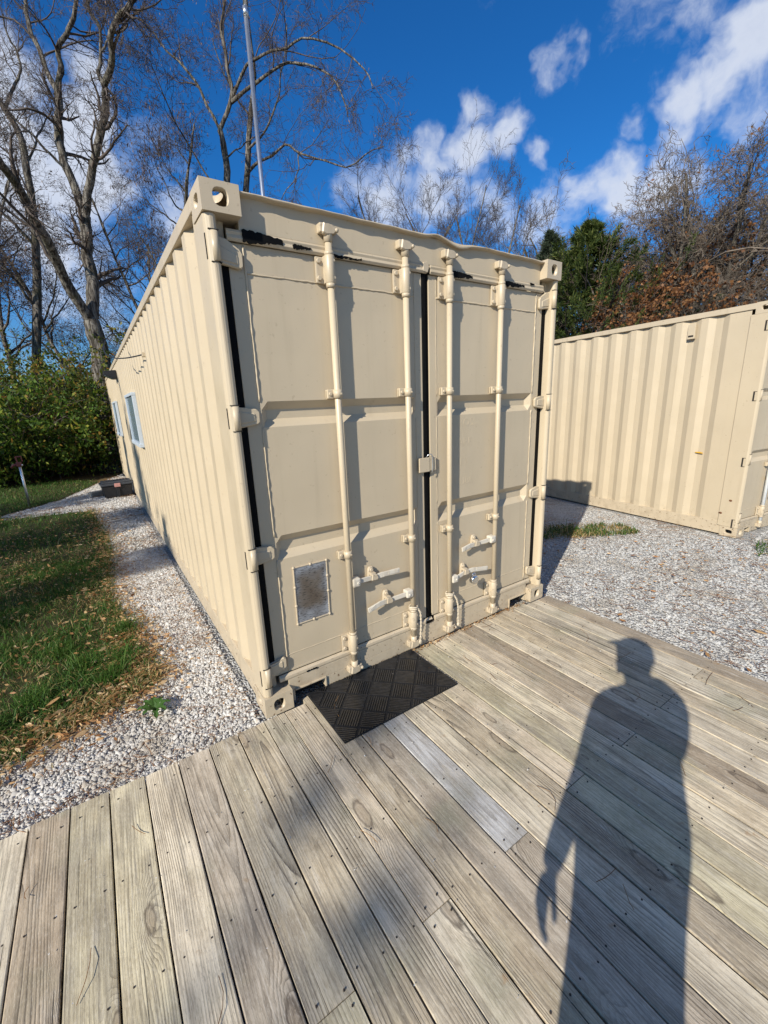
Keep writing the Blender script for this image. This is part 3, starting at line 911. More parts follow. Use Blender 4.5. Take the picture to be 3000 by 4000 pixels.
def plank(x0, x1, y0, y1, seed):
    r = random.Random(seed)
    w = (x1 - x0 - GAP * r.uniform(0.75, 1.25)) / 2
    L = y1 - y0
    c = 0.0035
    top = r.uniform(-0.0015, 0.0015); th = 0.036
    prof = [(-w, -th), (w, -th), (w, -c), (w - c * 0.35, -c * 0.35), (w - c, 0), (-w + c, 0), (-w + c * 0.35, -c * 0.35), (-w, -c)]
    nseg = max(2, int(L / 0.5))
    V = []; F = []
    skew = r.uniform(-0.0015, 0.0015)
    for i in range(nseg + 1):
        t = i / nseg
        ins = 0.002 if i in (0, nseg) else 0.0
        yy = -L / 2 + L * t
        bow = skew * math.sin(math.pi * t)
        for (px, pz) in prof:
            V.append((px + bow, yy, pz + top - (ins if pz == 0 else 0)))
    k = len(prof)
    for i in range(nseg):
        for j in range(k):
            F.append((i * k + j, i * k + (j + 1) % k, (i + 1) * k + (j + 1) % k, (i + 1) * k + j))
    F.append(tuple(range(k))[::-1]); F.append(tuple(nseg * k + j for j in range(k)))
    me = bpy.data.meshes.new('plank')
    me.from_pydata(V, [], F)
    bmh = bmesh.new(); bmh.from_mesh(me); bmesh.ops.recalc_face_normals(bmh, faces=bmh.faces); bmh.to_mesh(me); bmh.free()
    o = link_mesh('plank', me, M['wood'], deck)
    o.location = Vector(((x0 + x1) / 2, (y0 + y1) / 2, 0)) - deck.location
    q = r.choice(PAL); k = r.uniform(.80, 1.14)
    if abs(x0 - .4995) < .01 and y1 > -.5: q, k = (.54, .53, .51), 1.0     # the one bleached silver board
    o.color = (q[0] * k, q[1] * k, q[2] * k, 1)
    return o


screws = []
for i, (a, b) in enumerate(zip(SEAMS, SEAMS[1:])):
    r = random.Random(100 + i)
    xm = (a + b) / 2
    if a < -0.03: yend = -0.012 + r.uniform(-0.008, 0.006)
    elif a < 0.2 or b > 2.3: yend = -0.006
    else: yend = 0.046
    k = (i - 16) % 3        # every third board is butt jointed at the same joist
    cuts = [-1.245 + 0.012 * (xm - 0)] if (i - 18) % 3 == 0 else ([-2.05] if (i - 18) % 3 == 1 else [-2.85])
    cuts = [c + r.uniform(-0.01, 0.01) for c in cuts]
    ys = [yend] + cuts + [-4.2]
    for j, (y1, y0) in enumerate(zip(ys, ys[1:])):
        plank(a, b, y0 + (0.0018 if j < len(ys) - 2 else 0), y1 - (0.0018 if j > 0 else 0), 1000 + i * 7 + j)
    for yj in [-0.09, -0.49, -0.87, -1.22, -1.62, -2.05, -2.45]:
        for xs in (a + 0.03, b - 0.03):
            dd = [0.02, -0.02] if any(abs(yj - c) < 0.07 for c in cuts) else [0.0]
            for q in dd:
                screws.append((xs + r.uniform(-.006, .006), (cuts[0] + q * 1.3 if len(dd) > 1 else yj) + r.uniform(-.012, .012)))
mb = MB()
for (x, y) in screws:
    if y > -3 and y < -0.02:
        mb.tube([(x - 0.5, y + 1.8, -0.004), (x - 0.5, y + 1.8, 0.0018)], 0.0033, 6)
o = mb.build('screws', M['screw'], deck); o['kind'] = 'stuff'
mb = MB()
for yj in [-0.13, -0.83, -1.23, -2.05, -2.85, -3.6]:
    mb.box(-2.49 - .5, 2.5 - .5, yj + 1.8 - 0.019, yj + 1.8 + 0.019, -0.074, -0.0385)
mb.build('joists', M['dark'], deck)['kind'] = 'stuff'

# ------------------------------------------------------------------ rubber mat
MX0, MX1, MY0, MY1 = 0.262, 1.045, -0.418, 0.050
mat_root = empty('rubber_mat', ((MX0 + MX1) / 2, (MY0 + MY1) / 2, 0), 'black ribbed rubber doormat with a basket weave pattern lying at the container doors', 'doormat')
mcx, mcy = mat_root.location.x, mat_root.location.y


def clip_poly(poly, x0, x1, y0, y1):
    def cl(p, f, inter):
        out = []
        for i in range(len(p)):
            a, b = p[i - 1], p[i]
            ia, ib = f(a), f(b)
            if ia != ib: out.append(inter(a, b))
            if ib: out.append(b)
        return out
    def ix(X): return lambda a, b: (X, a[1] + (b[1] - a[1]) * (X - a[0]) / (b[0] - a[0]))
    def iy(Y): return lambda a, b: (a[0] + (b[0] - a[0]) * (Y - a[1]) / (b[1] - a[1]), Y)
    for f, it in ((lambda p: p[0] >= x0, ix(x0)), (lambda p: p[0] <= x1, ix(x1)), (lambda p: p[1] >= y0, iy(y0)), (lambda p: p[1] <= y1, iy(y1))):
        if len(poly) < 3: return []
        poly = cl(poly, f, it)
    return poly


mb = MB(); mb.box(MX0 - mcx, MX1 - mcx, MY0 - mcy, MY1 - mcy, 0.002, 0.0075, 0.002)
mb.build('mat_base', M['mat_base'], mat_root)
TE = 0.1295
ua = (math.cos(math.radians(46.5)), math.sin(math.radians(46.5))); ub = (ua[1], -ua[0])
c0 = (0.55, -0.183)
for ia in range(-5, 6):
    for ib in range(-5, 7):
        mb = MB(); cnt = 0
        alt = (ia + ib) % 2
        nr = 9
        for k in range(nr):
            lo = 0.006 + (TE - 0.012) * (k + 0.2) / nr; hi = 0.006 + (TE - 0.012) * (k + 0.8) / nr
            rect = [(lo, 0.006), (hi, 0.006), (hi, TE - 0.006), (lo, TE - 0.006)]
            if alt: rect = [(q, p) for p, q in rect]
            pts = [(c0[0] + (ia * TE + p) * ua[0] + (ib * TE + q) * ub[0], c0[1] + (ia * TE + p) * ua[1] + (ib * TE + q) * ub[1]) for p, q in rect]
            pc = clip_poly(pts, MX0 + 0.003, MX1 - 0.003, MY0 + 0.003, MY1 - 0.003)
            area = sum(pc[i - 1][0] * pc[i][1] - pc[i][0] * pc[i - 1][1] for i in range(len(pc))) / 2 if len(pc) > 2 else 0
            if abs(area) < 2e-6: continue
            mb.prism([(x - mcx, y - mcy) for x, y in pc], 'z', 0.0074, 0.0125)
            cnt += 1
        if cnt: mb.build('tile', M['mat'], mat_root)
        else: mb.bm.free()

# ------------------------------------------------------------------ shipping containers


def casting(name, mat, parent, sx, sy, sz, x, y, z):
    """hollow corner casting; (x,y,z) is its outer corner, sx,sy,sz the inward directions"""
    w, d, h = 0.162, 0.178, 0.118
    bm = bmesh.new()
    t = 0.03

    def ring_face(o, u, v, nrm, W, H, rx, rz, hole=True):
        o = Vector(o); u = Vector(u); v = Vector(v); nrm = Vector(nrm)
        corners = [o, o + u * W, o + u * W + v * H, o + v * H]
        if not hole:
            bm.faces.new([bm.verts.new(c) for c in corners]); return
        nn = 16
        cx, cy = W / 2, H / 2
        outer, inner, deep = [], [], []
        for k in range(nn):
            a = 2 * math.pi * (k + 0.5) / nn
            ca, sa = math.cos(a), math.sin(a)
            # stadium-like opening
            ex = abs(ca) ** 0.75 * (1 if ca >= 0 else -1) * rx; ez = abs(sa) ** 0.75 * (1 if sa >= 0 else -1) * rz
            inner.append(o + u * (cx + ex) + v * (cy + ez))
            deep.append(o + u * (cx + ex * .96) + v * (cy + ez * .96) + nrm * t)
            s = min(cx / abs(ca) if abs(ca) > 1e-6 else 9, cy / abs(sa) if abs(sa) > 1e-6 else 9)
            outer.append(o + u * (cx + ca * s) + v * (cy + sa * s))
        # insert the true corners
        O = [bm.verts.new(p) for p in outer]; I = [bm.verts.new(p) for p in inner]; D = [bm.verts.new(p) for p in deep]
        cv = [bm.verts.new(c) for c in corners]
        def side(k):
            p = outer[k] - o; pu, pv = p.dot(u), p.dot(v)
            if abs(pv) < 1e-6: return 0
            if abs(pu - W) < 1e-6: return 1
            if abs(pv - H) < 1e-6: return 2
            return 3
        for k in range(nn):
            j = (k + 1) % nn
            sk, sj = side(k), side(j)
            vs = [O[k]]
            if sk != sj:
                cidx = {(3, 0): 0, (0, 1): 1, (1, 2): 2, (2, 3): 3}.get((sk, sj))
                if cidx is not None: vs.append(cv[cidx])
            vs += [O[j], I[j], I[k]]
            bm.faces.new(vs)
            f = bm.faces.new((I[k], I[j], D[j], D[k])); f.smooth = True

    X, Y, Z = Vector((sx, 0, 0)), Vector((0, sy, 0)), Vector((0, 0, sz))
    o = Vector((x, y, z))
    ring_face(o, X, Z, Y, w, h, 0.033, 0.036)                 # end face
    ring_face(o, Y, Z, X, d, h, 0.040, 0.026)                 # side face
    ring_face(o, X, Y, Z, w, d, 0.032, 0.060)                 # top or bottom
    ring_face(o + Z * h, X, Y, -Z, w, d, 0, 0, False)
    ring_face(o + X * w, Y, Z, -X, d, h, 0, 0, False)
    ring_face(o + Y * d, X, Z, -Y, w, h, 0, 0, False)
    bmesh.ops.remove_doubles(bm, verts=bm.verts, dist=1e-5)
    bmesh.ops.recalc_face_normals(bm, faces=bm.faces)
    oe = [e for e in bm.edges if e.calc_length() > 0.02 and len(e.link_faces) == 2 and e.calc_face_angle(0) > 1.2
          and sum(1 for vv in e.verts for (lim, val) in ((x, vv.co.x), (y, vv.co.y), (z, vv.co.z)) if abs(lim - val) < 1e-4) >= 4]
    bmesh.ops.bevel(bm, geom=oe, offset=0.008, segments=2, affect='EDGES', profile=0.5)
    me = bpy.data.meshes.new(name); bm.to_mesh(me); bm.free()
    return link_mesh(name, me, mat, parent)


def corrugated(L0, L1, xo, xi, pitch, lead, z0, z1):
    """trapezoid wall sheet along y; returns verts, quads (x outer xo, inner xi)"""
    ys = [(L0, xo)]
    y = L0 + lead
    a, s, b = 0.26 * pitch, 0.245 * pitch, 0.25 * pitch
    while y + pitch < L1:
        ys += [(y, xo), (y + s, xi), (y + s + b, xi), (y + 2 * s + b, xo)]
        y += pitch
    ys.append((L1, xo))
    V = [(x, yy, z) for (yy, x) in ys for z in (z0, z1)]
    F = [(2 * i, 2 * i + 2, 2 * i + 3, 2 * i + 1) for i in range(len(ys) - 1)]
    return V, F, ys


HZ = [2.345, 1.630, 0.925, 0.235]          # hinge heights


def container(root, L, opt):
    W, H = 2.438, 2.591
    pm, po = M['cream'], M['cream_old']
    pd = opt.get('post_d', 0.17)
    for sx, x in ((1, 0), (-1, W)):
        for sy, y in ((1, 0), (-1, L)):
            for sz, z in ((1, 0), (-1, H)):
                casting('corner_casting', po, root, sx, sy, sz, x, y, z)
    # corner posts
    for s, X in ((1, 0.0), (-1, W)):
        prof = [(.005, pd), (.005, .036), (.012, .018), (.028, .009), (.045, .011), (.056, .022), (.058, .034), (.058, .082), (.102, .084), (.102, pd)]
        if opt.get('flat_post'): prof[0] = (0.0, pd); prof[1] = (0.0, .03)
        poly = [(X + s * px, py) for px, py in prof]
        if s < 0: poly = poly[::-1]
        MB().prism(poly, 'z', 0.1185, H - 0.1185, 0.003).build('corner_post', pm, root)
        mb = MB(); mb.box(min(X + s * .005, X + s * .10), max(X + s * .005, X + s * .10), L - .17, L - .005, .1185, H - .1185, .006)
        mb.build('corner_post', pm, root)
        # side wall
        xo, xi = opt.get('wall', (0.010, 0.039))
        V, F, ys = corrugated(pd - 0.001, L - .169, X + s * xo, X + s * xi, opt.get('pitch', 0.278), opt.get('lead', 0.10), 0.158, H - 0.06)
        me = bpy.data.meshes.new('side_wall'); me.from_pydata(V, [], F if s > 0 else [f[::-1] for f in F])
        link_mesh('side_wall', me, pm, root)
        mb = MB(); mb.box(min(X, X + s * .058), max(X, X + s * .058), .1785, L - .1785, H - .064, H - 0.004, .004)
        mb.build('top_rail', po, root)
        mb = MB(); mb.box(min(X + s * .012, X + s * .06), max(X + s * .012, X + s * .06), .1785, L - .1785, .012, .160, .004)
        mb.build('bottom_rail', po, root)
    # roof: cross-wise corrugations, the ribs reach the rails
    V = []; F = []
    y = 0.19; k = 0
    prof = []
    while y < L - 0.35:
        prof += [(y, H - .012), (y + .085, H - .012), (y + .11, H + .002), (y + .17, H + .002), (y + .195, H - .012)]
        y += .209
    for (yy, zz) in prof:
        V += [(0.028, yy, zz), (W - .028, yy, zz)]
    F = [(2 * i, 2 * i + 1, 2 * i + 3, 2 * i + 2) for i in range(len(prof) - 1)]
    me = bpy.data.meshes.new('roof'); me.from_pydata(V, [], F); link_mesh('roof', me, po, root)
    MB().box(.10, W - .10, L - .05, L - .012, .14, H - .06).build('end_wall', pm, root)
    # header plate, with its lip bent and dented along the edge
    mb = MB(); mb.box(.1625, W - .1625, .058, .12, 2.440, H - 0.010, .002); mb.build('header', pm, root)
    nx = 90; V = []; F = []
    rr = random.Random(5 + int(L * 10))
    ph = [rr.uniform(0, 6.28) for _ in range(6)]
    for i in range(nx + 1):
        x = .160 + (W - .320) * i / nx
        wob = .0009 * math.sin(x * 6.1 + ph[0]) + .0013 * math.sin(x * 17 + ph[1]) + .0009 * math.sin(x * 43 + ph[2])
        dent = opt.get('lip_dent', 0) * math.exp(-((x - 1.47) / .10) ** 2)
        rise = opt.get('lip_dent', 0) * .5 * math.exp(-((x - 1.30) / .07) ** 2)
        zt = H - .008 + wob - dent * .4 + rise
        zf = zt - .006 - dent * .55 + wob * .8
        yf = .028 + wob * 1.2 + dent * .25
        V += [(x, .13, zt + .004), (x, .055, zt + .003), (x, yf, zt), (x, yf - .003, zf), (x, yf + .004, zf - .003), (x, .060, zt - .012)]
    for i in range(nx):
        for j in range(5):
            a = i * 6 + j
            F.append((a, a + 1, a + 7, a + 6))
    me = bpy.data.meshes.new('roof_lip'); me.from_pydata(V, [], F)
    me.polygons.foreach_set('use_smooth', [True] * len(F)); link_mesh('roof_lip', me, po, root)
    # sill with two lifting pockets
    mb = MB()
    mb.box(.1625, W - .1625, .052, .12, .072, .150, .003)
    for a, b in ((.1625, .195), (.392, W - .375), (W - .172, W - .1625)):
        mb.box(a, b, .052, .12, .0, .0722, .002)
    mb.build('sill', po, root)
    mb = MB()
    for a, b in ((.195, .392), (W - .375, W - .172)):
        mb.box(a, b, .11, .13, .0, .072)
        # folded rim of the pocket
    mb.build('sill_pocket_shade', M['dark'], root)['kind'] = 'stuff'  # near-black back box, the pocket's inner shade put into its colour
    mb = MB()
    for a, b in ((.195, .392), (W - .375, W - .172)):
        mb.bar((a, .049, .072), (b, .049, .072), .014, .008, (0, 0, 1), .002)
        e = b if a < 1 else a
        mb.bar((e, .049, .0), (e, .049, .076), .014, .008, (1, 0, 0), .002)
    mb.build('pocket_rim', po, root)['kind'] = 'stuff'
    # doors
    for side in ('left', 'right'):
        door = make_door(side, opt)
        door.parent = root


def make_door(side, opt):
    pm, po = M['cream'], M['cream_old']
    left = side == 'left'
    if left: X0, X1, px0, px1 = .103, 1.207, .176, 1.150
    else: X0, X1, px0, px1 = 1.262, 2.335, 1.318, 2.262
    Z0, Z1 = .186, 2.392
    G = [(1.577, 1.703), (.872, 1.006)]
    dp = .036
    FY, PY = .0732, .074                      # frame face, panel face
    xs = [px0, px0 + .006, px0 + .040, px1 - .040, px1 - .006, px1]
    zs = [Z0 + .012]
    for a, b in sorted(G): zs += [a, a + .040, b - .040, b]
    zs += [Z1 - .012]
    def dy(x, z):
        for a, b in G:
            if a < z < b and px0 + .02 < x < px1 - .02: return dp
        return 0.0
    V = [(x, PY + dy(x, z), z) for z in zs for x in xs]
    nx = len(xs)
    F = [(j * nx + i, j * nx + i + 1, (j + 1) * nx + i + 1, (j + 1) * nx + i) for j in range(len(zs) - 1) for i in range(nx - 1)]
    bm = bmesh.new()
    vs = [bm.verts.new(v) for v in V]
    for f in F: bm.faces.new([vs[i] for i in f])
    me = bpy.data.meshes.new('door_panel')
    mb = MB(); mb.bm.free(); mb.bm = bm
    # frame uprights and rails round the panel, slightly proud
    mb.box(X0, px0, FY, FY + .05, Z0, Z1, .003)
    mb.box(px1, X1, FY, FY + .05, Z0, Z1, .003)
    mb.box(px0, px1, FY + .0, FY + .05, Z0, Z0 + .0125, .001)
    mb.box(px0, px1, FY + .0, FY + .05, Z1 - .0125, Z1, .001)
    mb.box(px0 + .01, px1 - .01, FY + .052, FY + .07, Z0 + .02, Z1 - .02)
    door = mb.build('door', pm)
    # weld beads
    rr = random.Random(3 if left else 4)
    mb = MB()
    def bead(a, b, r):
        a, b = Vector(a), Vector(b); n = max(8, int((b - a).length / .02)); pts = []; rad = []
        for i in range(n + 1):
            pts.append(a.lerp(b, i / n) + Vector((rr.uniform(-.0015, .0015), 0, rr.uniform(-.0015, .0015)))); rad.append(r * rr.uniform(.55, 1.25))
        mb.tube(pts, rad, 6)
    xw = px0 if left else px1
    for z0_, z1_ in ((Z0 + .01, .872), (1.006, 1.577), (1.703, Z1 - .01)):
        bead((xw, PY - .002, z0_), (xw, PY - .002, z1_), .0048)
        bead((px1 if left else px0, PY - .001, z0_), (px1 if left else px0, PY - .001, z1_), .0022)
    bead((px0, PY - .001, 2.272), (px1, PY - .001, 2.268 if left else 2.262), .0048)
    bead((px0, PY, .292), (px1, PY, .296), .0030)
    mb.build('weld_seam', pm, door)
    # rubber gasket down the hinge side and, on the left leaf, down the middle
    mb = MB()
    if left:
        mb.box(.0585, .1025, .0755, .0835, .21, 2.40)
        mb.box(1.2075, 1.262, .082, .115, .17, 2.41)
        mb.box(1.212, 1.234, .070, .083, .19, 2.400, .004)
    else:
        mb.box(2.3355, 2.3795, .0755, .0835, .21, 2.40)
    mb.build('door_gasket', M['rubber'], door)
    # painted-over lips at the head and foot of the leaf
    mb = MB()
    mb.prism([(.0575, 2.392), (.066, 2.392), (.066, 2.440), (.0575, 2.440), (.052, 2.430), (.0555, 2.418), (.050, 2.404)], 'x', X0, X1 + (.03 if left else -.02), .001)
    mb.build('sealing_lip', po, door)
    mb = MB()
    mb.prism([(.052, .1505), (.068, .1505), (.068, .186), (.062, .186), (.050, .176), (.049, .160)], 'x', X0 + .01, X1 + (.04 if left else -.02), .001)
    mb.build('sealing_lip', po, door)
    # where paint has peeled off the head lip and shows black rubber
    def torn(x0, x1, z0, z1, seed, taper=True):
        r = random.Random(seed); n = 22; up = []; dn = []
        for i in range(n + 1):
            t = i / n; x = x0 + (x1 - x0) * t
            k = 1 - (t ** 1.6) * .55 if taper else .8
            up.append((x, z0 + (z1 - z0) * (.5 + .5 * k) - abs(r.gauss(0, .0030))))
            dn.append((x, z0 + (z1 - z0) * (.5 - .5 * k) + abs(r.gauss(0, .0042)) + (.004 if r.random() < .2 else 0)))
        return dn + up[::-1]
    if opt.get('peel', True):
        spots = [(.172, .360, 2.388, 2.446, 1), (.410, .505, 2.396, 2.424, 2), (.602, .790, 2.389, 2.409, 3)] if left else [(1.424, 1.600, 2.390, 2.432, 4), (1.890, 2.100, 2.391, 2.428, 5), (2.165, 2.205, 2.424, 2.442, 8)]
        for (a, b, c, d, e) in spots:
            MB().prism(torn(a, b, c, d, e), 'y', .0475, .056).build('torn_gasket', M['rubber'], door)
        if left:
            MB().prism(torn(.275, .345, .150, .166, 6, False), 'y', .0470, .052).build('torn_gasket', M['rubber'], door)
            MB().prism(torn(1.19, 1.245, .148, .178, 7, False), 'y', .0460, .052).build('torn_gasket', M['rubber'], door)
        if left:
            mb = MB()
            mb.prism([(1.204, 2.40), (1.240, 2.395), (1.252, 2.43), (1.235, 2.452), (1.208, 2.446)], 'y', .050, .058, .002)
            mb.build('gasket_tab', po, door)
    # hinges
    s = 1 if left else -1
    X = 0.0 if left else 2.438
    for z in HZ:
        mb = MB()
        zt = z
        if z > 2.2: h0, h1 = zt - .055, zt + .060
        else: h0, h1 = zt - .055, zt + .055
        mb.tube([(X + s * .040, .021, h0), (X + s * .040, .021, h1)], .0185, 14)
        sh = -.03 if z > 2.2 else (.03 if z < .4 else 0)
        poly = [(.044, h0 + .004), (.150, h0 + .020 + sh), (.163, h0 + .030 + sh), (.165, h1 - .030 + sh), (.150, h1 - .016 + sh), (.095, h1 - .008), (.044, h1 - .002)]
        poly = [(X + s * a, b) for a, b in poly]
        if s < 0: poly = poly[::-1]
        mb.prism(poly, 'y', .049, .069, .005)
        poly2 = [(X + s * a, b) for a, b in [(.062, zt - .030 + sh * .3), (.140, zt - .020 + sh), (.140, zt + .020 + sh), (.062, zt + .030 + sh * .3)]]
        if s < 0: poly2 = poly2[::-1]
        mb.prism(poly2, 'y', .045, .053, .004)
        mb.build('hinge', pm, door)
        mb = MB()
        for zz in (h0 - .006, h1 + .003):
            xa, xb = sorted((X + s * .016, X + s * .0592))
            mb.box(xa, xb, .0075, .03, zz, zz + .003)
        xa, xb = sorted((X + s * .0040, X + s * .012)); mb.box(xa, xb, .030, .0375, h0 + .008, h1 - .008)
        mb.build('hinge_gap_shade', M['dark'], door)  # no real gap: dark strips on the post paint its shade
    # locking gear
    bars = (.590, 1.062) if left else (1.392, 1.850)
    barm = M['white_paint'] if opt.get('white_bars') else pm
    for bi, bx in enumerate(bars):
        by = .032
        MB().tube([(bx, by, .075), (bx, by, 2.49)], .0178, 16).build('locking_bar', barm, door)
        # bearing brackets: tall ones at the ends, slim guides between
        for (za, zb, kind) in ((2.262, 2.392, 'top'), (.182, .300, 'foot')):
            mb = MB()
            mb.tube([(bx, by, za), (bx, by, za + .006), (bx, by, zb - .006), (bx, by, zb)], [.022, .0262, .0262, .022], 16)
            mb.box(bx - .026, bx + .024, .034, .068, za + .003, zb - .003, .004)
            mb.box(bx - .066, bx - .020, .056, .070, za + .004, zb - .004, .008)
            for zz in (za + .026, zb - .026):
                mb.bolt(bx - .050, .057, zz, .0125, .011)
                mb.bolt(bx + .014, .011, zz, .007, .003)
            mb.tube([(bx, by, za - .018), (bx, by, za + .004)], .0235, 14); mb.tube([(bx, by, zb - .004), (bx, by, zb + .016)], .0235, 14)
            mb.build('bearing_bracket', po, door)
        for zc in (1.730, .822):
            mb = MB()
            mb.tube([(bx, by, zc - .022), (bx, by, zc + .022)], .0248, 14)
            mb.box(bx - .056, bx + .004, .048, .064, zc - .024, zc + .024, .006)
            mb.box(bx - .056, bx - .020, .040, .070, zc - .024, zc + .024, .006)
            mb.bolt(bx - .040, .041, zc, .010, .009); mb.bolt(bx + .010, .0085, zc, .006, .003)
            mb.build('guide_bracket', pm, door)
        # cams and keepers
        for (zc, sg) in ((2.502, 1), (.062, -1)):
            mb = MB()
            mb.tube([(bx, by, zc - sg * .055), (bx, by, zc - sg * .010), (bx, by, zc + sg * .004)], [.0215, .0225, .018], 12)
            poly = [(bx - .040, zc - .022), (bx - .014, zc - .030), (bx + .020, zc - .012), (bx + .030, zc - .020), (bx + .042, zc + .006), (bx + .016, zc + .024), (bx - .006, zc + .014), (bx - .030, zc + .028)]
            mb.prism(poly, 'y', .008, .036, .006)
            mb.box(bx - .048, bx - .022, .016, .058, zc - .018, zc + .024, .007)
            mb.box(bx + .026, bx + .046, .020, .058, zc - .014, zc + .018, .006)
            mb.ball((bx + .040, .012, zc - .002), .011)
            mb.build('locking_cam', po, door)
    # handles: hub on the bar, cranked flat handle, retainer plate
    hd = [((.590, .637), (.950, .632), .757, .645), ((1.062, .447), (.704, .424), .862, .456)] if left else [((1.392, .440), (1.765, .436), 1.545, .470), ((1.850, .655), (1.503, .640), 1.651, .664)]
    for (hx, hz), (ex, ez), rx, rz in hd:
        d = 1 if ex > hx else -1
        mb = MB()
        mb.box(min(hx + d * .012, hx + d * .064), max(hx + d * .012, hx + d * .064), .006, .058, hz - .026, hz + .026, .009)
        mb.bolt(hx + d * .045, .007, hz - .004, .009, .006)
        mb.bar((hx + d * .060, .024, hz), (rx, .034, rz - .016), .010, .030, (0, 0, 1), .003)
        mb.bar((rx - d * .004, .034, rz - .016), (rx + d * .075, .026, rz - .010 + (ez - hz) * .2), .010, .034, (0, 0, 1), .003)
        mb.bar((rx + d * .070, .026, rz - .010 + (ez - hz) * .2), (ex, .022, ez), .011, .032, (0, 0, 1), .003)
        mb.bar((rx + d * .105, .020, rz - .008 + (ez - hz) * .35), (ex - d * .012, .016, ez), .004, .020, (0, 0, 1), .001)
        mb.build('door_handle', M['handle'], door)
        mb = MB()
        zc = rz - .006
        mb.prism([(rx - .020, zc - .050), (rx + .020, zc - .050), (rx + .026, zc - .036), (rx + .022, zc + .036), (rx + .014, zc + .056), (rx - .014, zc + .056), (rx - .022, zc + .036), (rx - .026, zc - .036)], 'y', .052, .072, .006)
        mb.bolt(rx, .053, zc + .036, .0125, .010); mb.bolt(rx, .053, zc - .036, .0125, .010)
        mb.box(rx - .020, rx + .016, .020, .056, zc + .006, zc + .024, .005)
        mb.prism([(rx - .022, zc - .022), (rx + .020, zc - .024), (rx + .030, zc - .010), (rx + .018, zc + .014), (rx - .016, zc + .020)], 'y', .012, .022, .004)
        mb.build('handle_retainer', po, door)
    if left and opt.get('plate', True):
        px = [(.263, .806), (.466, .806), (.462, .466), (.258, .464)]
        MB().prism(px[::-1], 'y', .0715, .0738).build('data_plate', M['plate'], door)
        mb = MB()
        for a, b in zip(px, px[1:] + px[:1]):
            mb.bar((a[0], .0715, a[1]), (b[0], .0715, b[1]), .006, .009, (0, -1, 0), .0015)
        for t, (a, b) in ((0, (px[0], px[1])), (.5, (px[0], px[1])), (0, (px[1], px[2])), (.28, (px[1], px[2])), (.56, (px[1], px[2])), (0, (px[2], px[3])), (.5, (px[2], px[3])), (0, (px[3], px[0])), (.33, (px[3], px[0])), (.66, (px[3], px[0]))):
            x, z = a[0] + (b[0] - a[0]) * t, a[1] + (b[1] - a[1]) * t
            mb.ball((x, .0685, z), .009, 8, 6, (1, .7, 1))
        mb.build('plate_rivets', po, door)
    return door


c1 = empty('shipping_container', (0, 0, 0), 'long cream painted shipping container with closed double doors facing the wooden deck', 'container', group='cream shipping containers')
container(c1, 12.192, {'lip_dent': .026, 'pitch': 0.278, 'lead': 0.06})
TH = math.radians(-7.435)
c2 = empty('shipping_container', (5.539, -0.395, -0.037), 'cream shipping container with white lock bars across the gravel yard on the right', 'container', rz=TH, group='cream shipping containers')
container(c2, 12.192, {'lip_dent': .0, 'white_bars': True, 'flat_post': True, 'post_d': .214, 'wall': (.014, .041), 'pitch': .290, 'lead': .204, 'plate': False, 'peel': False})
door_l = [c for c in c1.children if c.name.startswith('door')]

# covered keyhole plate over the meeting line of the doors
mb = MB()
mb.box(1.150, 1.236, .046, .058, 1.232, 1.324, .004); mb.box(1.240, 1.292, .050, .062, 1.236, 1.326, .004)
mb.box(1.17, 1.28, .062, .075, 1.26, 1.30)
mb.build('seal_plate', M['cream'], c1)
mb = MB()
mb.tube([(1.21, .055, 1.324), (1.215, .042, 1.340), (1.235, .038, 1.346), (1.250, .040, 1.336), (1.252, .040, 1.29), (1.250, .040, 1.235), (1.246, .044, 1.222)], .0028, 6)
mb.build('wire_loop', M['galv'], c1)

# C2 details: roof vent, post cut-outs painted as shade, stains
mb = MB(); mb.box(-.010, .018, .755, .838, 2.31, 2.475, .004); mb.build('vent', M['cream'], c2)
mb = MB(); mb.box(-.012, -.0098, .768, .825, 2.332, 2.352); mb.build('vent_slot_shade', M['dark'], c2)  # dark strip on the vent face paints the shade of the slot
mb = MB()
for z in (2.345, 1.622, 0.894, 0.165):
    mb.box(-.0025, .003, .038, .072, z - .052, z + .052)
mb.build('post_slot_shade', M['dark'], c2)  # solid dark boxes paint the shade of the cut-outs
mb = MB()
for z in (2.345, 1.622, 0.894, 0.165):
    mb.box(-.004, .002, .028, .056, z - .046, z + .046, .002)
mb.build('post_slot_pin', M['cream'], c2)
mb = MB(); mb.prism([(.49, .955), (.575, .960), (.58, .970), (.53, .974), (.49, .966)], 'x', .0145, .017); mb.build('yellow_paint_smear', flat_mat('yellow_paint', (0.55, 0.30, 0.02), 0.6), c2)
mb = MB()
for (y, z) in ((.115, .435), (.197, .27)):
    mb.ball((.002, y, z), .022, 8, 6, (.18, 1, .7))
mb.build('bent_tab', M['rust'], c2)

# raised ghost lettering under the paint of the right door
for txt, x, z in (('GROSS', 1.455, 1.500), ('TARE', 1.462, 1.370), ('NET', 1.468, 1.235), ('CUBE', 1.470, 1.100)):
    cu = bpy.data.curves.new('ghost_lettering', 'FONT'); cu.body = txt; cu.size = .075; cu.extrude = .0006
    tmp = bpy.data.objects.new('tmp', cu); COL.objects.link(tmp)
    dg = bpy.context.evaluated_depsgraph_get()
    me = bpy.data.meshes.new_from_object(tmp.evaluated_get(dg))
    bpy.data.objects.remove(tmp)
    me.materials.clear()
    o = link_mesh('ghost_lettering', me, M['cream'], [d for d in door_l if d.data.vertices[0].co.x > 1.2][0])
    o.rotation_euler = (math.pi / 2, 0, 0); o.location = (x, .0738, z)

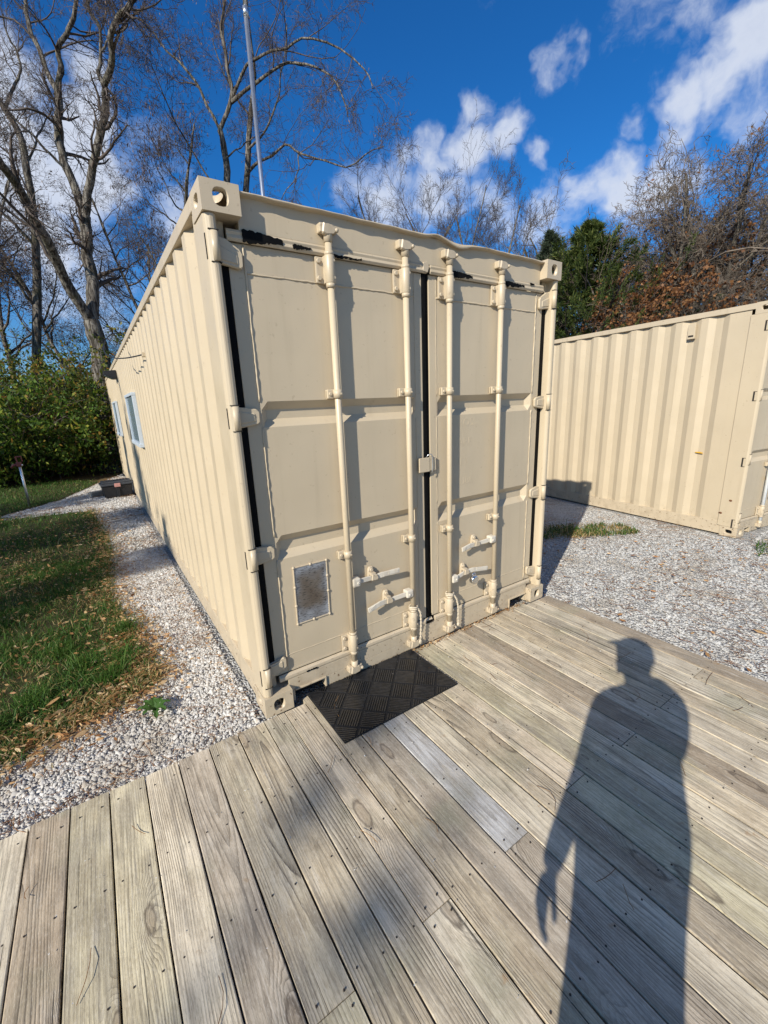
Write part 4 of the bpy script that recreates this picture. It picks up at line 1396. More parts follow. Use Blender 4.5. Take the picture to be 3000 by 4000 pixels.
# windows on the long wall
for (y0, y1, z0, z1) in ((4.42, 5.66, 1.235, 1.925), (8.75, 10.02, 1.20, 1.92)):
    mb = MB()
    xf, xb = -.034, .012
    t = .042
    mb.box(xf, xb, y0, y0 + t, z0, z1, .004); mb.box(xf, xb, y1 - t, y1, z0, z1, .004)
    mb.box(xf - .004, xb, y0 - .004, y1 + .004, z1 - t * .8, z1 + .003, .004); mb.box(xf - .012, xb, y0 - .012, y1 + .012, z0 - .012, z0 + t * .8, .004)
    mb.box(xf + .02, xb, (y0 + y1) / 2 - .02, (y0 + y1) / 2 + .02, z0 + .03, z1 - .03, .003)
    w = mb.build('window', M['frame'], c1)
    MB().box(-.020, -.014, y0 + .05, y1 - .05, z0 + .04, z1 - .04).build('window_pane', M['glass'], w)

# wall lamp high on the long wall
wl_ = empty('wall_lamp', (0.01, 7.45, 2.30), 'black wedge-shaped wall lamp under the roof edge of the long container side', 'lamp')
mb = MB(); mb.prism([(.0, -.02), (-.06, -.02), (-.19, .045), (-.20, .11), (.0, .13)][::-1], 'y', -.16, .16, .006); mb.build('lamp_housing', M['black'], wl_)
mb = MB(); mb.prism([(-.068, -.022), (-.185, .036), (-.183, .042), (-.064, -.014)], 'y', -.13, .13); mb.build('lamp_lens', M['glass'], wl_)

# loose cable over the roof edge
cab = MB()
pts = [(.03, 4.45, 2.60), (-.04, 4.40, 2.63), (-.16, 4.3, 2.58), (-.24, 4.1, 2.46), (-.26, 3.85, 2.33), (-.2, 3.55, 2.25), (-.12, 3.2, 2.215), (-.045, 2.9, 2.205), (-.012, 2.78, 2.205)]
P2 = []
for i in range(len(pts) - 1):
    p0, p1, p2, p3 = [Vector(pts[max(0, min(len(pts) - 1, i + k))]) for k in (-1, 0, 1, 2)]
    for t in (0, .25, .5, .75):
        P2.append(.5 * ((2 * p1) + (-p0 + p2) * t + (2 * p0 - 5 * p1 + 4 * p2 - p3) * t * t + (-p0 + 3 * p1 - 3 * p2 + p3) * t ** 3))
P2.append(Vector(pts[-1]))
cb_root = empty('cable', (.03, 4.45, 2.595), 'thin dark cable looping off the roof edge to a clip on the corrugated side', 'cable')
cab.tube([p - cb_root.location for p in P2], .0065, 6); cab.build('cord', M['black'], cb_root)
mb = MB(); mb.box(-.045, -.008, -1.70, -1.64, -.41, -.37, .004); mb.build('clip', M['cream'], cb_root)

# padlock on the right door
pl = empty('padlock', (1.586, .0, .415), 'round shiny chrome padlock hanging on the lower handle of the right door', 'padlock')
mb = MB()
mb.tube([(0, -.036, -.012), (0, -.033, -.012), (0, -.028, -.012), (0, -.004, -.012), (0, .0, -.012)], [.024, .031, .0335, .0335, .029], 20); mb.build('lock_body', M['chrome'], pl)
mb = MB(); mb.tube([(-.014, -.016, .006), (-.015, -.016, .028), (-.008, -.016, .038), (.006, -.016, .038), (.013, -.016, .028), (.012, -.016, .006)], .0048, 8); mb.build('shackle', M['chrome'], pl)

# ropes tied round the two inner bars
for nm, bx, lab, seed in (('left', 1.062, 'frayed cream painted rope tied round the bar left of the door gap', 1), ('right', 1.392, 'frayed cream painted rope tied round the bar right of the door gap', 2)):
    r = empty('rope', (bx, .03, .0), lab, 'rope', group='rope ends on the lock bars')
    mb = MB()
    ring = [(.027 * math.cos(a), .027 * math.sin(a), .325 + .004 * math.sin(2 * a)) for a in np.linspace(0, 2 * math.pi, 13)]
    mb.tube(ring, .006, 6)
    mb.tube([(p[0] * 1.05, p[1] * 1.05, p[2] + .013) for p in ring], .006, 6)
    mb.build('loop', M['rope'], r)
    for k in range(2):
        mb = MB(); pts = []
        if seed == 1: path = [(.02, -.022, .33), (.040, -.026, .29), (.048, -.022, .21), (.044, -.02, .13), (.038, -.022, .05)]
        else: path = [(.022, -.022, .325), (.045, -.026, .285), (.062, -.024, .22), (.066, -.02, .13), (.070, -.02, .062)]
        for i in range(41):
            t = i / 40 * (len(path) - 1); j = min(int(t), len(path) - 2); q = Vector(path[j]).lerp(Vector(path[j + 1]), t - j)
            a = i * .9 + k * math.pi
            pts.append(q + Vector((math.cos(a) * .0045, math.sin(a) * .0045, 0)))
        mb.tube(pts, .0040, 5)
        mb.ball(pts[-3], .0095, 8, 6, (1, 1, 1.8)) if k == 0 else None
        mb.build('strand', M['rope'], r)

# mast behind the container
mast = empty('antenna_mast', (2.50, 5.77, -0.04), 'tall thin galvanised steel mast rising behind the container roof', 'mast')
MB().tube([(0, 0, 0), (0, 0, 7.55)], .034, 16).build('lower_pipe', M['galv'], mast)
MB().tube([(0, 0, 7.50), (0, 0, 7.62)], .040, 16).build('coupling', M['galv'], mast)
MB().tube([(0, 0, 7.62), (0, 0, 11.5)], .027, 16).build('upper_pipe', M['galv'], mast)
mb = MB(); mb.box(-.06, .045, -.05, .05, 1.2, 1.24, .003); mb.box(-.06, .045, -.05, .05, 2.2, 2.24, .003); mb.build('wall_bracket', M['galv'], mast)

# ------------------------------------------------------------------ tote by the wall
bn = empty('storage_tote', (-.30, 8.52, GZ), 'black plastic storage tote with a grey lid on the gravel by the container wall', 'tote', rz=math.radians(4))
mb = MB()
V = []
for (z, k) in ((0, .90), (.26, 1.0)):
    for (sx, sy) in ((-1, -1), (1, -1), (1, 1), (-1, 1)): V.append((sx * .275 * k, sy * .20 * k, z))
vs = [mb.bm.verts.new(v) for v in V]
for f in ((0, 3, 2, 1), (4, 5, 6, 7), (0, 1, 5, 4), (1, 2, 6, 5), (2, 3, 7, 6), (3, 0, 4, 7)): mb.bm.faces.new([vs[i] for i in f])
bmesh.ops.bevel(mb.bm, geom=list(mb.bm.edges), offset=.02, segments=2, affect='EDGES')
mb.box(-.03, .03, -.208, -.19, .02, .25, .006)
mb.build('tote_body', M['bin_body'], bn)
mb = MB(); mb.box(-.295, .295, -.215, .215, .258, .300, .010); mb.box(-.265, .265, -.185, .185, .298, .335, .012)
for i in range(9):
    for j in range(5):
        mb.box(-.235 + i * .054, -.205 + i * .054, -.15 + j * .066, -.115 + j * .066, .334, .341, .002)
mb.build('tote_lid', M['bin_lid'], bn)
mb = MB(); mb.box(-.055, .055, -.228, -.208, .225, .300, .006); mb.build('latch', M['pink'], bn)
br = empty('concrete_block', (-.66, 8.9, GZ), 'small grey concrete block lying on the gravel behind the tote', 'block', rz=.4)
mb = MB(); mb.box(-.15, .15, -.09, .09, 0, .09, .008); mb.box(-.13, .13, -.07, .07, .088, .10, .004); mb.build('block_body', flat_mat('grey_concrete', (0.22, 0.20, 0.17), .9, bumpd=.004), br)

# yard hydrant
hy = empty('yard_hydrant', (-1.80, 8.66, GZ), 'slim galvanised yard hydrant with a red lever head at the lawn edge', 'hydrant')
MB().tube([(0, 0, -.02), (.0, 0, .80)], .021, 12).build('pipe', M['galv'], hy)
mb = MB()
mb.box(-.045, .035, -.035, .035, .79, .87, .012); mb.tube([(-.03, 0, .83), (-.10, 0, .82), (-.125, 0, .77)], [.026, .022, .020], 10)
mb.bar((-.02, 0, .86), (-.035, 0, .98), .02, .03, (0, 1, 0), .004); mb.bar((-.035, 0, .975), (.06, 0, .975), .024, .022, (0, 0, 1), .004)
mb.bar((.05, 0, .97), (.055, 0, .88), .018, .016, (0, 1, 0), .003)
mb.build('valve_head', M['red'], hy)
mb = MB(); mb.ball((.045, -.03, .815), .014); mb.build('knob', M['white_paint'], hy)

# dandelion-like weed in the gravel and single fallen leaves on the lawn
wd = empty('weed', (-.50, .49, GZ + .01), 'flat green weed with jagged leaves growing from the gravel strip', 'plant')
for k in range(8):
    a = k * 2 * math.pi / 8 + random.uniform(-.25, .25); Lf = random.uniform(.075, .13); bm = bmesh.new()
    rows = []
    for i in range(7):
        t = i / 6; w = .021 * math.sin(math.pi * min(1, t * .9 + .08)) * (1.25 if i % 2 else .6)
        r = Lf * t; z = .035 * math.sin(t * 2.4) + .008
        rows.append([bm.verts.new((r * math.cos(a) - sg * w * math.sin(a), r * math.sin(a) + sg * w * math.cos(a), z + (.006 if sg else 0))) for sg in (-1, 0, 1)])
    for p, q in zip(rows, rows[1:]):
        for j in range(2): bm.faces.new((p[j], p[j + 1], q[j + 1], q[j]))
    me = bpy.data.meshes.new('leaf'); bm.to_mesh(me); bm.free(); link_mesh('leaf', me, M['weed'], wd)


def big_leaf(x, y, s, rz, tilt, label, mat):
    o = leaves_flat('fallen_leaf', np.zeros((1, 2)), s, mat, z=0.0, asp=.75, curl=.55, tilt=tilt)
    del o['kind']
    o.location = (x, y, GZ + .035); o.rotation_euler = (.25, -.2, rz)
    tag(o, label, 'leaf', 'large fallen leaves on the lawn')


PK = flat_mat('pinkish_dead_leaf', (0.42, 0.26, 0.18), .8)
for x, y, s, lab, mt in ((-1.54, 2.83, .048, 'large pinkish tan fallen leaf standing up in the shaded grass', PK),
                         (-1.00, .92, .036, 'long curled tan leaf on sunny grass near the gravel corner', M['dead_leaf']),
                         (-1.25, 1.55, .034, 'brown crumpled leaf lying where the lawn shadow starts', M['dead_leaf']),
                         (-1.95, 2.35, .028, 'small folded pale leaf left of the pinkish leaf in shade', M['dead_leaf']),
                         (-1.70, 3.10, .026, 'small pink leaf just behind the pinkish standing leaf', PK)):
    big_leaf(x, y, s, random.uniform(0, 6), .35, lab, mt)

# ------------------------------------------------------------------ trees


def resample(pts, k):
    pts = np.asarray(pts, float)
    n = len(pts)
    P = np.vstack([2 * pts[0] - pts[1], pts, 2 * pts[-1] - pts[-2]])
    out = []
    for u in np.linspace(0, n - 1 - 1e-6, k):
        i = int(u); t = u - i
        p0, p1, p2, p3 = P[i], P[i + 1], P[i + 2], P[i + 3]
        out.append(.5 * ((2 * p1) + (-p0 + p2) * t + (2 * p0 - 5 * p1 + 4 * p2 - p3) * t * t + (-p0 + 3 * p1 - 3 * p2 + p3) * t ** 3))
    return np.array(out)


def grow(P, R, nch, k, ratio, ang, wob, up, rfac=0.55, rmin=0.003, tmin=0.2, minlen=0.0, jitter=0.35, maxlen=99):
    """children of every branch in one batch"""
    n, kk, _ = P.shape
    Ls = np.linalg.norm(np.diff(P, axis=1), axis=2).sum(1)
    N = n * nch
    par = np.repeat(np.arange(n), nch)
    t = tmin + (1 - tmin) * ((np.tile(np.arange(nch), n) + rng.uniform(0, 1, N)) / nch)
    u = t * (kk - 1); i = np.minimum(u.astype(int), kk - 2); f = (u - i)[:, None]
    S = P[par, i] * (1 - f) + P[par, i + 1] * f
    tan = P[par, i + 1] - P[par, i]; tan /= np.linalg.norm(tan, axis=1, keepdims=True) + 1e-9
    r0 = (R[par, i] * (1 - f[:, 0]) + R[par, i + 1] * f[:, 0])
    q = rng.normal(size=(N, 3)); q -= (q * tan).sum(1, keepdims=True) * tan; q /= np.linalg.norm(q, axis=1, keepdims=True)
    a = np.radians(ang) * rng.uniform(0.6, 1.35, N)[:, None]
    d = tan * np.cos(a) + q * np.sin(a)
    L = np.clip(Ls[par] * ratio * rng.uniform(1 - jitter, 1 + jitter, N) * (1.12 - 0.62 * t), minlen, maxlen)
    step = (L / (k - 1))[:, None]
    pts = [S]
    for j in range(k - 1):
        d = d + rng.normal(0, wob, (N, 3)); d[:, 2] += up
        d /= np.linalg.norm(d, axis=1, keepdims=True)
        pts.append(pts[-1] + d * step)
    C = np.stack(pts, 1)
    rb = np.maximum(r0 * rfac * rng.uniform(.75, 1.1, N), rmin)
    RR = rb[:, None] * np.linspace(1, .32, k)[None]
    return C, np.maximum(RR, rmin * .55)


def join(parts):
    Vs, Fs, o = [], [], 0
    for V, F in parts:
        Vs.append(V); Fs.append(F + o); o += len(V)
    return np.concatenate(Vs), np.concatenate(Fs)


def leaf_quads(C, ln, wd, hang=0.0):
    n = len(C)
    R = rot_rand(n)
    ax = R[:, :, 0]; bx = R[:, :, 1]
    if hang > 0:
        ax = ax * (1 - hang) + np.array([0, 0, -1]) * hang; ax /= np.linalg.norm(ax, axis=1, keepdims=True)
        bx = np.cross(ax, R[:, :, 2]); bx /= np.linalg.norm(bx, axis=1, keepdims=True) + 1e-9
    L = ln * rng.lognormal(0, .25, n)[:, None]; W = wd * rng.lognormal(0, .2, n)[:, None]
    V = np.stack([C, C + ax * L * .45 + bx * W * .5, C + ax * L, C + ax * L * .45 - bx * W * .5], 1)
    F = np.arange(n * 4).reshape(n, 4)
    return V.reshape(-1, 3), F


def bare_tree(base, limbs, label, name='bare_tree', group=None, thin=1.0, lv=((7, 7, .44, 45, .22, .05), (5, 5, .46, 42, .24, .04), (5, 4, .48, 42, .24, .02), (2, 2, .55, 40, .2, 0)),
              bark='bark', twig='twig', pods=0, podmat='pod', pod=(.09, .018, .75), cat='tree', rmin=0.004, minl=(.9, .5, .3, .15)):
    """limbs: list of (polyline world, r0, r1); the first one is the trunk"""
    base = np.asarray(base, float)
    root = empty(name, tuple(base), label, cat, group=group)
    tp = []; polys = []; rads = []
    for pts, r0, r1 in limbs:
        NP = 20
        P = resample(pts, NP) - base
        nz = rng.normal(0, 1, P.shape); nz[1:-1] = (nz[1:-1] + .5 * nz[:-2] + .5 * nz[2:]) / 1.4
        P += nz * (np.minimum(np.linspace(0, 6, NP), 1.0) * min(.030, .24 * r0 + .010))[:, None]
        Rr = (r0 + (r1 - r0) * np.linspace(0, 1, NP) ** .8) * thin * (1 + rng.normal(0, .05, NP))
        tp.append(tubes(P[None], Rr[None], 9))
        polys.append(P); rads.append(Rr)
    V, F = join(tp)
    np_mesh('trunk', V, F, M[bark], root, True)
    P = np.stack(polys[1:] if len(polys) > 1 else polys); R = np.stack(rads[1:] if len(rads) > 1 else rads)
    cr = []; tips = []
    for li, (nch, k, ratio, ang, wob, up) in enumerate(lv):
        P, R = grow(P, R, nch, k, ratio, ang, wob, up, rmin=rmin, tmin=.25 if li == 0 else .15, minlen=minl[min(li, len(minl) - 1)], maxlen=(3.6, 2.2, 1.3, .7, .5)[li])
        cr.append(tubes(P, R, 4 if li == 0 else 3))
        tips.append(P)
    V, F = join(cr)
    np_mesh('crown', V, F, M[twig], root, True)
    if pods:
        T = tips[-1]; i = rng.integers(0, len(T), pods)
        j = rng.integers(1, T.shape[1], pods)
        np_mesh('seed_pods' if podmat == 'pod' else 'leaves', *leaf_quads(T[i, j] + rng.normal(0, .03, (pods, 3)), *pod), M[podmat], root)['kind'] = 'stuff'
    return root


def copy_tree(src, loc, rz, s, label):
    """another tree of the same build: own objects, shared meshes, turned and scaled"""
    r = src.copy(); COL.objects.link(r)
    r.location = loc; r.rotation_euler = (0, 0, rz); r.scale = s; r['label'] = label
    for ch in list(src.children):
        c = ch.copy(); COL.objects.link(c); c.parent = r
    return r


def make_limbs(base, H, r, nl, spread, fork=.35, lean=(0, 0), up=.16, multi=1):
    """trunk (or several stems) and main limbs of a free standing tree"""
    base = np.asarray(base, float); out = []
    for s_ in range(multi):
        a0 = rng.uniform(0, 6.28)
        off = np.array([math.cos(a0), math.sin(a0), 0]) * (.25 if multi > 1 else 0)
        n = 7; p = base + off; d = np.array([lean[0], lean[1], 1.0]) + off * (.9 if multi > 1 else 0)
        tr = [p.copy()]
        for i in range(n):
            d = d + rng.normal(0, .07, 3); d[2] = max(d[2], .5); d /= np.linalg.norm(d)
            p = p + d * H / n; tr.append(p.copy())
        out.append((np.array(tr), r / multi ** .5, r * .18))
        T = resample(tr, 40)
        for k in range(max(2, nl // multi)):
            t = fork + (.92 - fork) * (k + rng.uniform(0, 1)) / max(2, nl // multi)
            q = T[int(t * 39)]
            a = rng.uniform(0, 6.283); el = rng.uniform(.35, .95)
            dd = np.array([math.cos(a) * math.cos(el), math.sin(a) * math.cos(el), math.sin(el)])
            Lb = spread * rng.uniform(.7, 1.25) * (1.15 - .6 * t); pts = [q.copy()]
            for i in range(5):
                dd = dd + rng.normal(0, .16, 3); dd[2] += up * .5; dd /= np.linalg.norm(dd)
                pts.append(pts[-1] + dd * Lb / 5)
            rr_ = r / multi ** .5 * (1 - .75 * t) * .6
            out.append((np.array(pts), max(rr_, .02), max(rr_ * .22, .007)))
    trunks = out[0]
    return [trunks] + out[1:] + [(trunks[0][4:], trunks[1] * .5, trunks[2])]


G = -0.075
A_trunk=[[-0.15, 13.54, -0.15], [-0.08, 13.54, 1.03], [-0.02, 13.54, 2.16], [0.06, 13.54, 3.25], [0.03, 13.54, 3.81], [-0.01, 13.54, 4.24]]
A_l=[[-0.01, 13.54, 4.24], [-0.38, 13.12, 4.98], [-0.56, 12.69, 5.54], [-0.7, 12.26, 5.95], [-0.83, 11.83, 6.31], [-0.99, 11.4, 6.63], [-1.15, 10.96, 6.9], [-1.38, 10.52, 7.18]]
A_m=[[-0.01, 13.54, 4.24], [0.15, 13.63, 5.0], [0.23, 13.73, 6.02], [0.34, 13.82, 7.03]]
A_ml=[[0.34, 13.82, 7.03], [0.16, 13.96, 8.12], [0.08, 14.09, 8.73], [0.18, 14.21, 9.52], [0.28, 14.33, 10.16]]
A_mll=[[0.28, 14.33, 10.16], [0.16, 14.53, 10.59], [0.07, 14.74, 11.19], [-0.0, 14.94, 11.7], [-0.03, 15.14, 12.34], [0.02, 15.34, 13.11], [0.04, 15.54, 14.15]]
A_mlr=[[0.28, 14.33, 10.16], [0.42, 14.1, 10.6], [0.46, 13.88, 10.92], [0.71, 13.65, 11.23], [0.91, 13.41, 11.56], [1.06, 13.18, 12.02], [1.35, 12.93, 12.75]]
A_mr=[[0.34, 13.82, 7.03], [0.6, 13.55, 7.79], [0.83, 13.27, 8.44], [1.06, 12.98, 8.95], [1.19, 12.71, 9.4], [1.19, 12.45, 9.59]]
A_mrl=[[1.19, 12.45, 9.59], [1.17, 12.62, 9.99], [1.32, 12.77, 10.54], [1.36, 12.93, 11.17], [1.24, 13.11, 11.54], [1.16, 13.29, 12.03], [1.17, 13.45, 12.69]]
A_mrr=[[1.19, 12.45, 9.59], [1.34, 12.14, 9.84], [1.44, 11.84, 9.96], [1.39, 11.56, 10.13], [1.56, 11.24, 10.34], [1.76, 10.92, 10.47], [2.09, 10.56, 10.84], [2.32, 10.22, 11.3]]
D_trunk=[[-1.76, 16.91, 2.73], [-1.36, 16.93, 5.16], [-1.07, 16.94, 7.08], [-0.87, 16.94, 8.43], [-0.81, 16.95, 9.31], [-0.82, 16.94, 9.89], [-0.94, 16.94, 10.34], [-1.04, 16.94, 10.69], [-1.22, 16.93, 11.23], [-1.22, 16.93, 12.02]]
D_b=[[-1.04, 16.94, 10.69], [-0.73, 17.15, 11.42], [-0.51, 17.35, 11.85], [-0.46, 17.55, 12.55], [-0.6, 17.75, 13.06], [-0.62, 17.95, 13.68]]
B_trunk=[[4.08, 14.83, 2.56], [4.45, 14.72, 6.05], [4.69, 14.65, 8.45], [4.73, 14.64, 9.8], [4.67, 14.66, 10.61]]
B_l=[[4.67, 14.66, 10.61], [4.46, 14.93, 11.32], [4.13, 15.23, 12.19], [3.78, 15.53, 12.72], [3.52, 15.79, 13.02], [3.32, 16.04, 13.56]]
B_r=[[4.67, 14.66, 10.61], [5.11, 14.51, 11.49], [5.09, 14.52, 12.29], [5.02, 14.54, 13.0], [5.12, 14.51, 13.78], [5.3, 14.45, 14.6], [5.53, 14.36, 15.37]]
B_a=[[5.1, 14.52, 11.41], [5.6, 13.81, 11.65], [6.12, 13.05, 11.89], [6.61, 12.27, 11.74], [7.09, 11.45, 11.17], [7.16, 10.83, 10.31], [7.01, 10.33, 9.6]]
B_b=[[5.11, 14.51, 11.49], [5.42, 13.8, 12.07], [5.58, 13.12, 12.04], [5.99, 12.32, 11.9], [6.3, 11.54, 11.81], [6.87, 10.58, 11.27], [7.29, 9.65, 10.38], [7.03, 9.13, 9.65]]
C_trunk=[[4.76, 15.67, 2.6], [5.31, 15.5, 7.19], [5.59, 15.41, 9.5], [5.78, 15.34, 10.58], [5.97, 15.27, 11.64], [6.19, 15.19, 12.64], [6.24, 15.17, 13.51], [6.22, 15.17, 14.48], [6.26, 15.16, 15.56]]
C_r=[[5.62, 15.4, 9.77], [5.84, 14.78, 9.96], [6.15, 14.12, 10.02], [6.4, 13.47, 10.14], [6.57, 12.84, 9.59], [7.07, 12.03, 9.24], [7.44, 11.24, 8.82], [7.79, 10.43, 8.98], [7.84, 9.79, 8.84]]
C_r2=[[6.57, 12.84, 9.59], [6.48, 12.88, 8.98], [5.97, 13.11, 8.3], [5.76, 13.2, 7.7]]

# the large locust right behind the far end of the container
tA = [(-.20, 13.54, G), (-.15, 13.54, .3)] + A_trunk[1:]
bare_tree((-.20, 13.54, G), [(tA, .40, .235), (A_l, .165, .075), (A_m, .20, .155), (A_ml, .125, .10), (A_mll, .085, .04), (A_mlr, .085, .04), (A_mr, .12, .085), (A_mrl, .055, .03), (A_mrr, .085, .05),
          ([A_mrl[2], (1.6, 12.6, 10.9), (1.9, 12.5, 11.05)], .03, .012), ([A_ml[1], (-.3, 14.0, 8.6), (-.9, 14.1, 9.3), (-1.5, 14.3, 10.4)], .045, .02)],
          'big grey bare locust with forked trunk beside the far end of the long container', thin=.9, lv=((7, 8, .46, 46, .26, .05), (7, 6, .5, 44, .27, .03), (5, 4, .52, 42, .27, .02), (3, 2, .55, 40, .2, 0)), pods=900, rmin=.0042)
# the older tree further left
bare_tree((-1.76, 16.9, G), [([(-1.9, 16.9, G), (-1.8, 16.9, 1.5)] + D_trunk, .20, .07), (D_b, .06, .025), ([D_trunk[2], (-1.9, 16.6, 8.0), (-2.8, 16.4, 9.2), (-3.4, 16.2, 10.5)], .06, .02), ([D_trunk[4], (-.4, 17.3, 10.2), (.2, 17.6, 11.4)], .05, .02), ([D_trunk[1], (-2.0, 16.4, 6.2), (-3.0, 16.0, 7.2)], .06, .02)],
          'dark crooked bare tree left of the big locust', thin=.85, lv=((6, 8, .5, 45, .22, .05), (6, 6, .5, 42, .24, .03), (6, 4, .5, 40, .24, .0), (3, 2, .55, 40, .2, 0)), pods=350)
# trees behind the roof
bare_tree((3.75, 15.0, G), [([(3.75, 15.0, G)] + B_trunk, .21, .125), (B_l, .075, .03), (B_r, .10, .04), (B_a, .085, .02), (B_b, .075, .018), ([B_trunk[2], (4.0, 14.6, 9.3), (3.2, 14.4, 10.4), (2.7, 14.2, 11.6)], .05, .015), ([B_trunk[3], (5.3, 14.3, 10.2), (5.9, 14.0, 10.6)], .04, .012)],
          'bare tree behind the roof left of the mast with branches arching far right', thin=.74, lv=((8, 8, .40, 45, .22, .0), (6, 6, .5, 42, .24, -.02), (6, 4, .5, 40, .24, -.04), (3, 2, .55, 40, .2, -.05)), pods=900)
bare_tree((4.6, 15.8, G), [([(4.6, 15.8, G)] + C_trunk, .19, .07), (C_r, .075, .016), (C_r2, .03, .01), ([C_trunk[3], (6.5, 14.8, 11.4), (6.9, 14.3, 12.6), (7.0, 13.9, 13.8)], .06, .02), ([C_trunk[4], (5.4, 15.4, 12.4), (5.0, 15.5, 13.6)], .05, .02)],
          'bare tree behind the mast with one long low branch reaching right', thin=.74, lv=((7, 8, .42, 45, .22, .02), (6, 6, .5, 42, .24, .0), (6, 4, .5, 40, .24, -.03), (3, 2, .55, 40, .2, -.03)), pods=700)
bare_tree((2.9, 17.0, G), make_limbs((2.9, 17.0, G), 11.2, .13, 9, 3.2, .45, (.0, 0)), 'slender pod-hung bare tree between the locust and the mast', pods=2600, pod=(.10, .026, .8), twig='twig')
# thin trees and saplings in the left background
LBL = ['thin bare tree at the far left edge behind the bushes', 'bare sapling behind the left bushes next to the dark crooked tree', 'bare tree with brown leaves seen through the locust fork', 'bare tree just above the far container roof corner',
       'tangled bare tree between the locust trunk and the roof line', 'thin double-trunked bare tree far left']
LT = []
for k, (x, y, H, r, nl, sp, pd, lab) in enumerate(((-4.6, 19.0, 12.0, .14, 9, 3.6, 1500, LBL[0]), (-.6, 19.5, 9.0, .12, 10, 3.4, 3200, LBL[2]), (3.4, 22.5, 11.0, .14, 10, 3.6, 600, LBL[3]))):
    LT.append(bare_tree((x, y, G), make_limbs((x, y, G), H, r, nl, sp, .28, (rng.uniform(-.08, .08), 0)), lab, pods=pd, podmat='pod', pod=(.075, .04, .4), group='background bare trees on the left'))
copy_tree(LT[0], (-2.9, 20.5, G), 2.1, (.95, .95, .96), LBL[1])
copy_tree(LT[2], (1.4, 20.0, G), 3.6, (.85, .85, .84), LBL[4])
copy_tree(LT[1], (-3.4, 16.0, G), 4.0, (.8, .8, .84), LBL[5])
# bare trees beyond the roof and the yard on the right
RT = []
for (x, y, H, r, nl, sp, mu, lab) in ((15.2, 16.1, 11.2, .13, 12, 3.2, 3, 'many-stemmed bare tree above the middle of the container roof'), (18.4, 14.3, 11.0, .13, 11, 3.0, 2, 'bare tree above the roof nearest to the evergreens')):
    RT.append(bare_tree((x, y, G), make_limbs((x, y, G), H, r, nl, sp, .3, (0, 0), .4, mu), lab, twig='twig', bark='bark_pale', group='bare trees beyond the roof', lv=((6, 8, .5, 34, .14, .12), (6, 5, .52, 34, .16, .1), (5, 4, .5, 34, .18, .06), (2, 2, .6, 34, .2, .04)), rmin=.0052))
copy_tree(RT[0], (11.6, 18.8, G), 1.7, (.96, .96, .97), 'pale bare tree just right of the low reaching branch above the roof')
copy_tree(RT[1], (15.6, 14.2, G), 2.6, (.92, .92, .93), 'bare tree rising above the roof right of the many-stemmed one')
RL = ['curly-twigged bare tree behind the two evergreens', 'pale grey bare tree right of the taller evergreen', 'leaning grey bare tree over the russet oak', 'dense grey bare tree left of the far right corner', 'tall grey bare tree at the right edge of the yard',
      'tallest bare tree above the right container corner', 'bare tree half hidden behind the right edge trees', 'small bare tree behind the right container roof', 'low twiggy bare tree against the right container']
YT = []
for (x, y, H, r, nl, sp, mu, lean, lab, pd) in ((20.6, 9.3, 9.2, .16, 13, 3.0, 2, (.05, -.05), RL[1], 100), (17.0, 7.2, 7.0, .15, 11, 2.8, 1, (.35, .25), RL[2], 120), (18.9, 5.9, 8.7, .19, 14, 3.4, 2, (0, 0), RL[4], 200), (18.2, 4.6, 8.0, .19, 14, 3.4, 2, (0, 0), RL[5], 300)):
    YT.append(bare_tree((x, y, G), make_limbs((x, y, G), H, r, nl, sp, .2, lean, .25, mu), lab, bark='bark_pale', twig='twig_pale', pods=pd, podmat='oak', pod=(.09, .06, .4), group='bare trees beyond the yard', rmin=.0075,
                        lv=((6, 7, .5, 40, .26, .06), (5, 5, .5, 40, .28, .05), (4, 4, .5, 38, .28, .03), (2, 2, .6, 38, .25, .02))))
copy_tree(YT[0], (22.5, 11.6, G), 2.4, (1.08, 1.08, 1.10), RL[0])
copy_tree(YT[2], (19.6, 7.2, G), 1.9, (.92, .92, .93), RL[3])
copy_tree(YT[3], (19.5, 3.0, G), 3.3, (1.04, 1.04, 1.05), RL[6])
copy_tree(YT[0], (21.5, 6.0, G), 4.4, (.95, .95, .97), RL[7])
copy_tree(YT[2], (17.0, 5.6, G), 4.9, (.58, .58, .55), RL[8])
for k, (src, x, y, s_, a_) in enumerate(((2, 18.6, 7.9, .86, .7), (3, 19.4, 5.2, .95, 1.5), (0, 17.8, 6.5, .72, 2.2), (2, 20.2, 4.2, .98, 3.0), (0, 17.7, 3.9, .78, 5.1), (3, 20.0, 8.0, 1.0, 5.6), (1, 18.9, 3.4, 1.05, 3.9), (0, 19.2, 6.6, .9, 4.6))):
    copy_tree(YT[src], (x, y, G), a_, (s_, s_, s_), 'thin bare tree lost in the brown twig band behind the right container')


def leaf_crown_tree(x, y, H, sp, n, mat, label, size, name='oak_tree', low=.12):
    limbs = make_limbs((x, y, G), H, .15, 12, sp, low)
    return bare_tree((x, y, G), limbs, label, name=name, pods=n, podmat=mat, pod=(size, size * .75, .4), lv=((6, 7, .5, 50, .2, .0), (5, 5, .5, 45, .22, 0), (4, 4, .5, 42, .22, 0)))


leaf_crown_tree(21.2, 8.2, 7.2, 3.0, 9000, 'oak', 'russet-leaved oak behind the leaning bare tree and the right container', .12)
leaf_crown_tree(15.9, 5.9, 4.9, 2.6, 8500, 'oak', 'low russet-leaved oak right behind the top edge of the right container', .10)
leaf_crown_tree(20.4, 5.2, 6.6, 2.6, 6500, 'oak', 'dark russet oak behind the right container corner', .11)


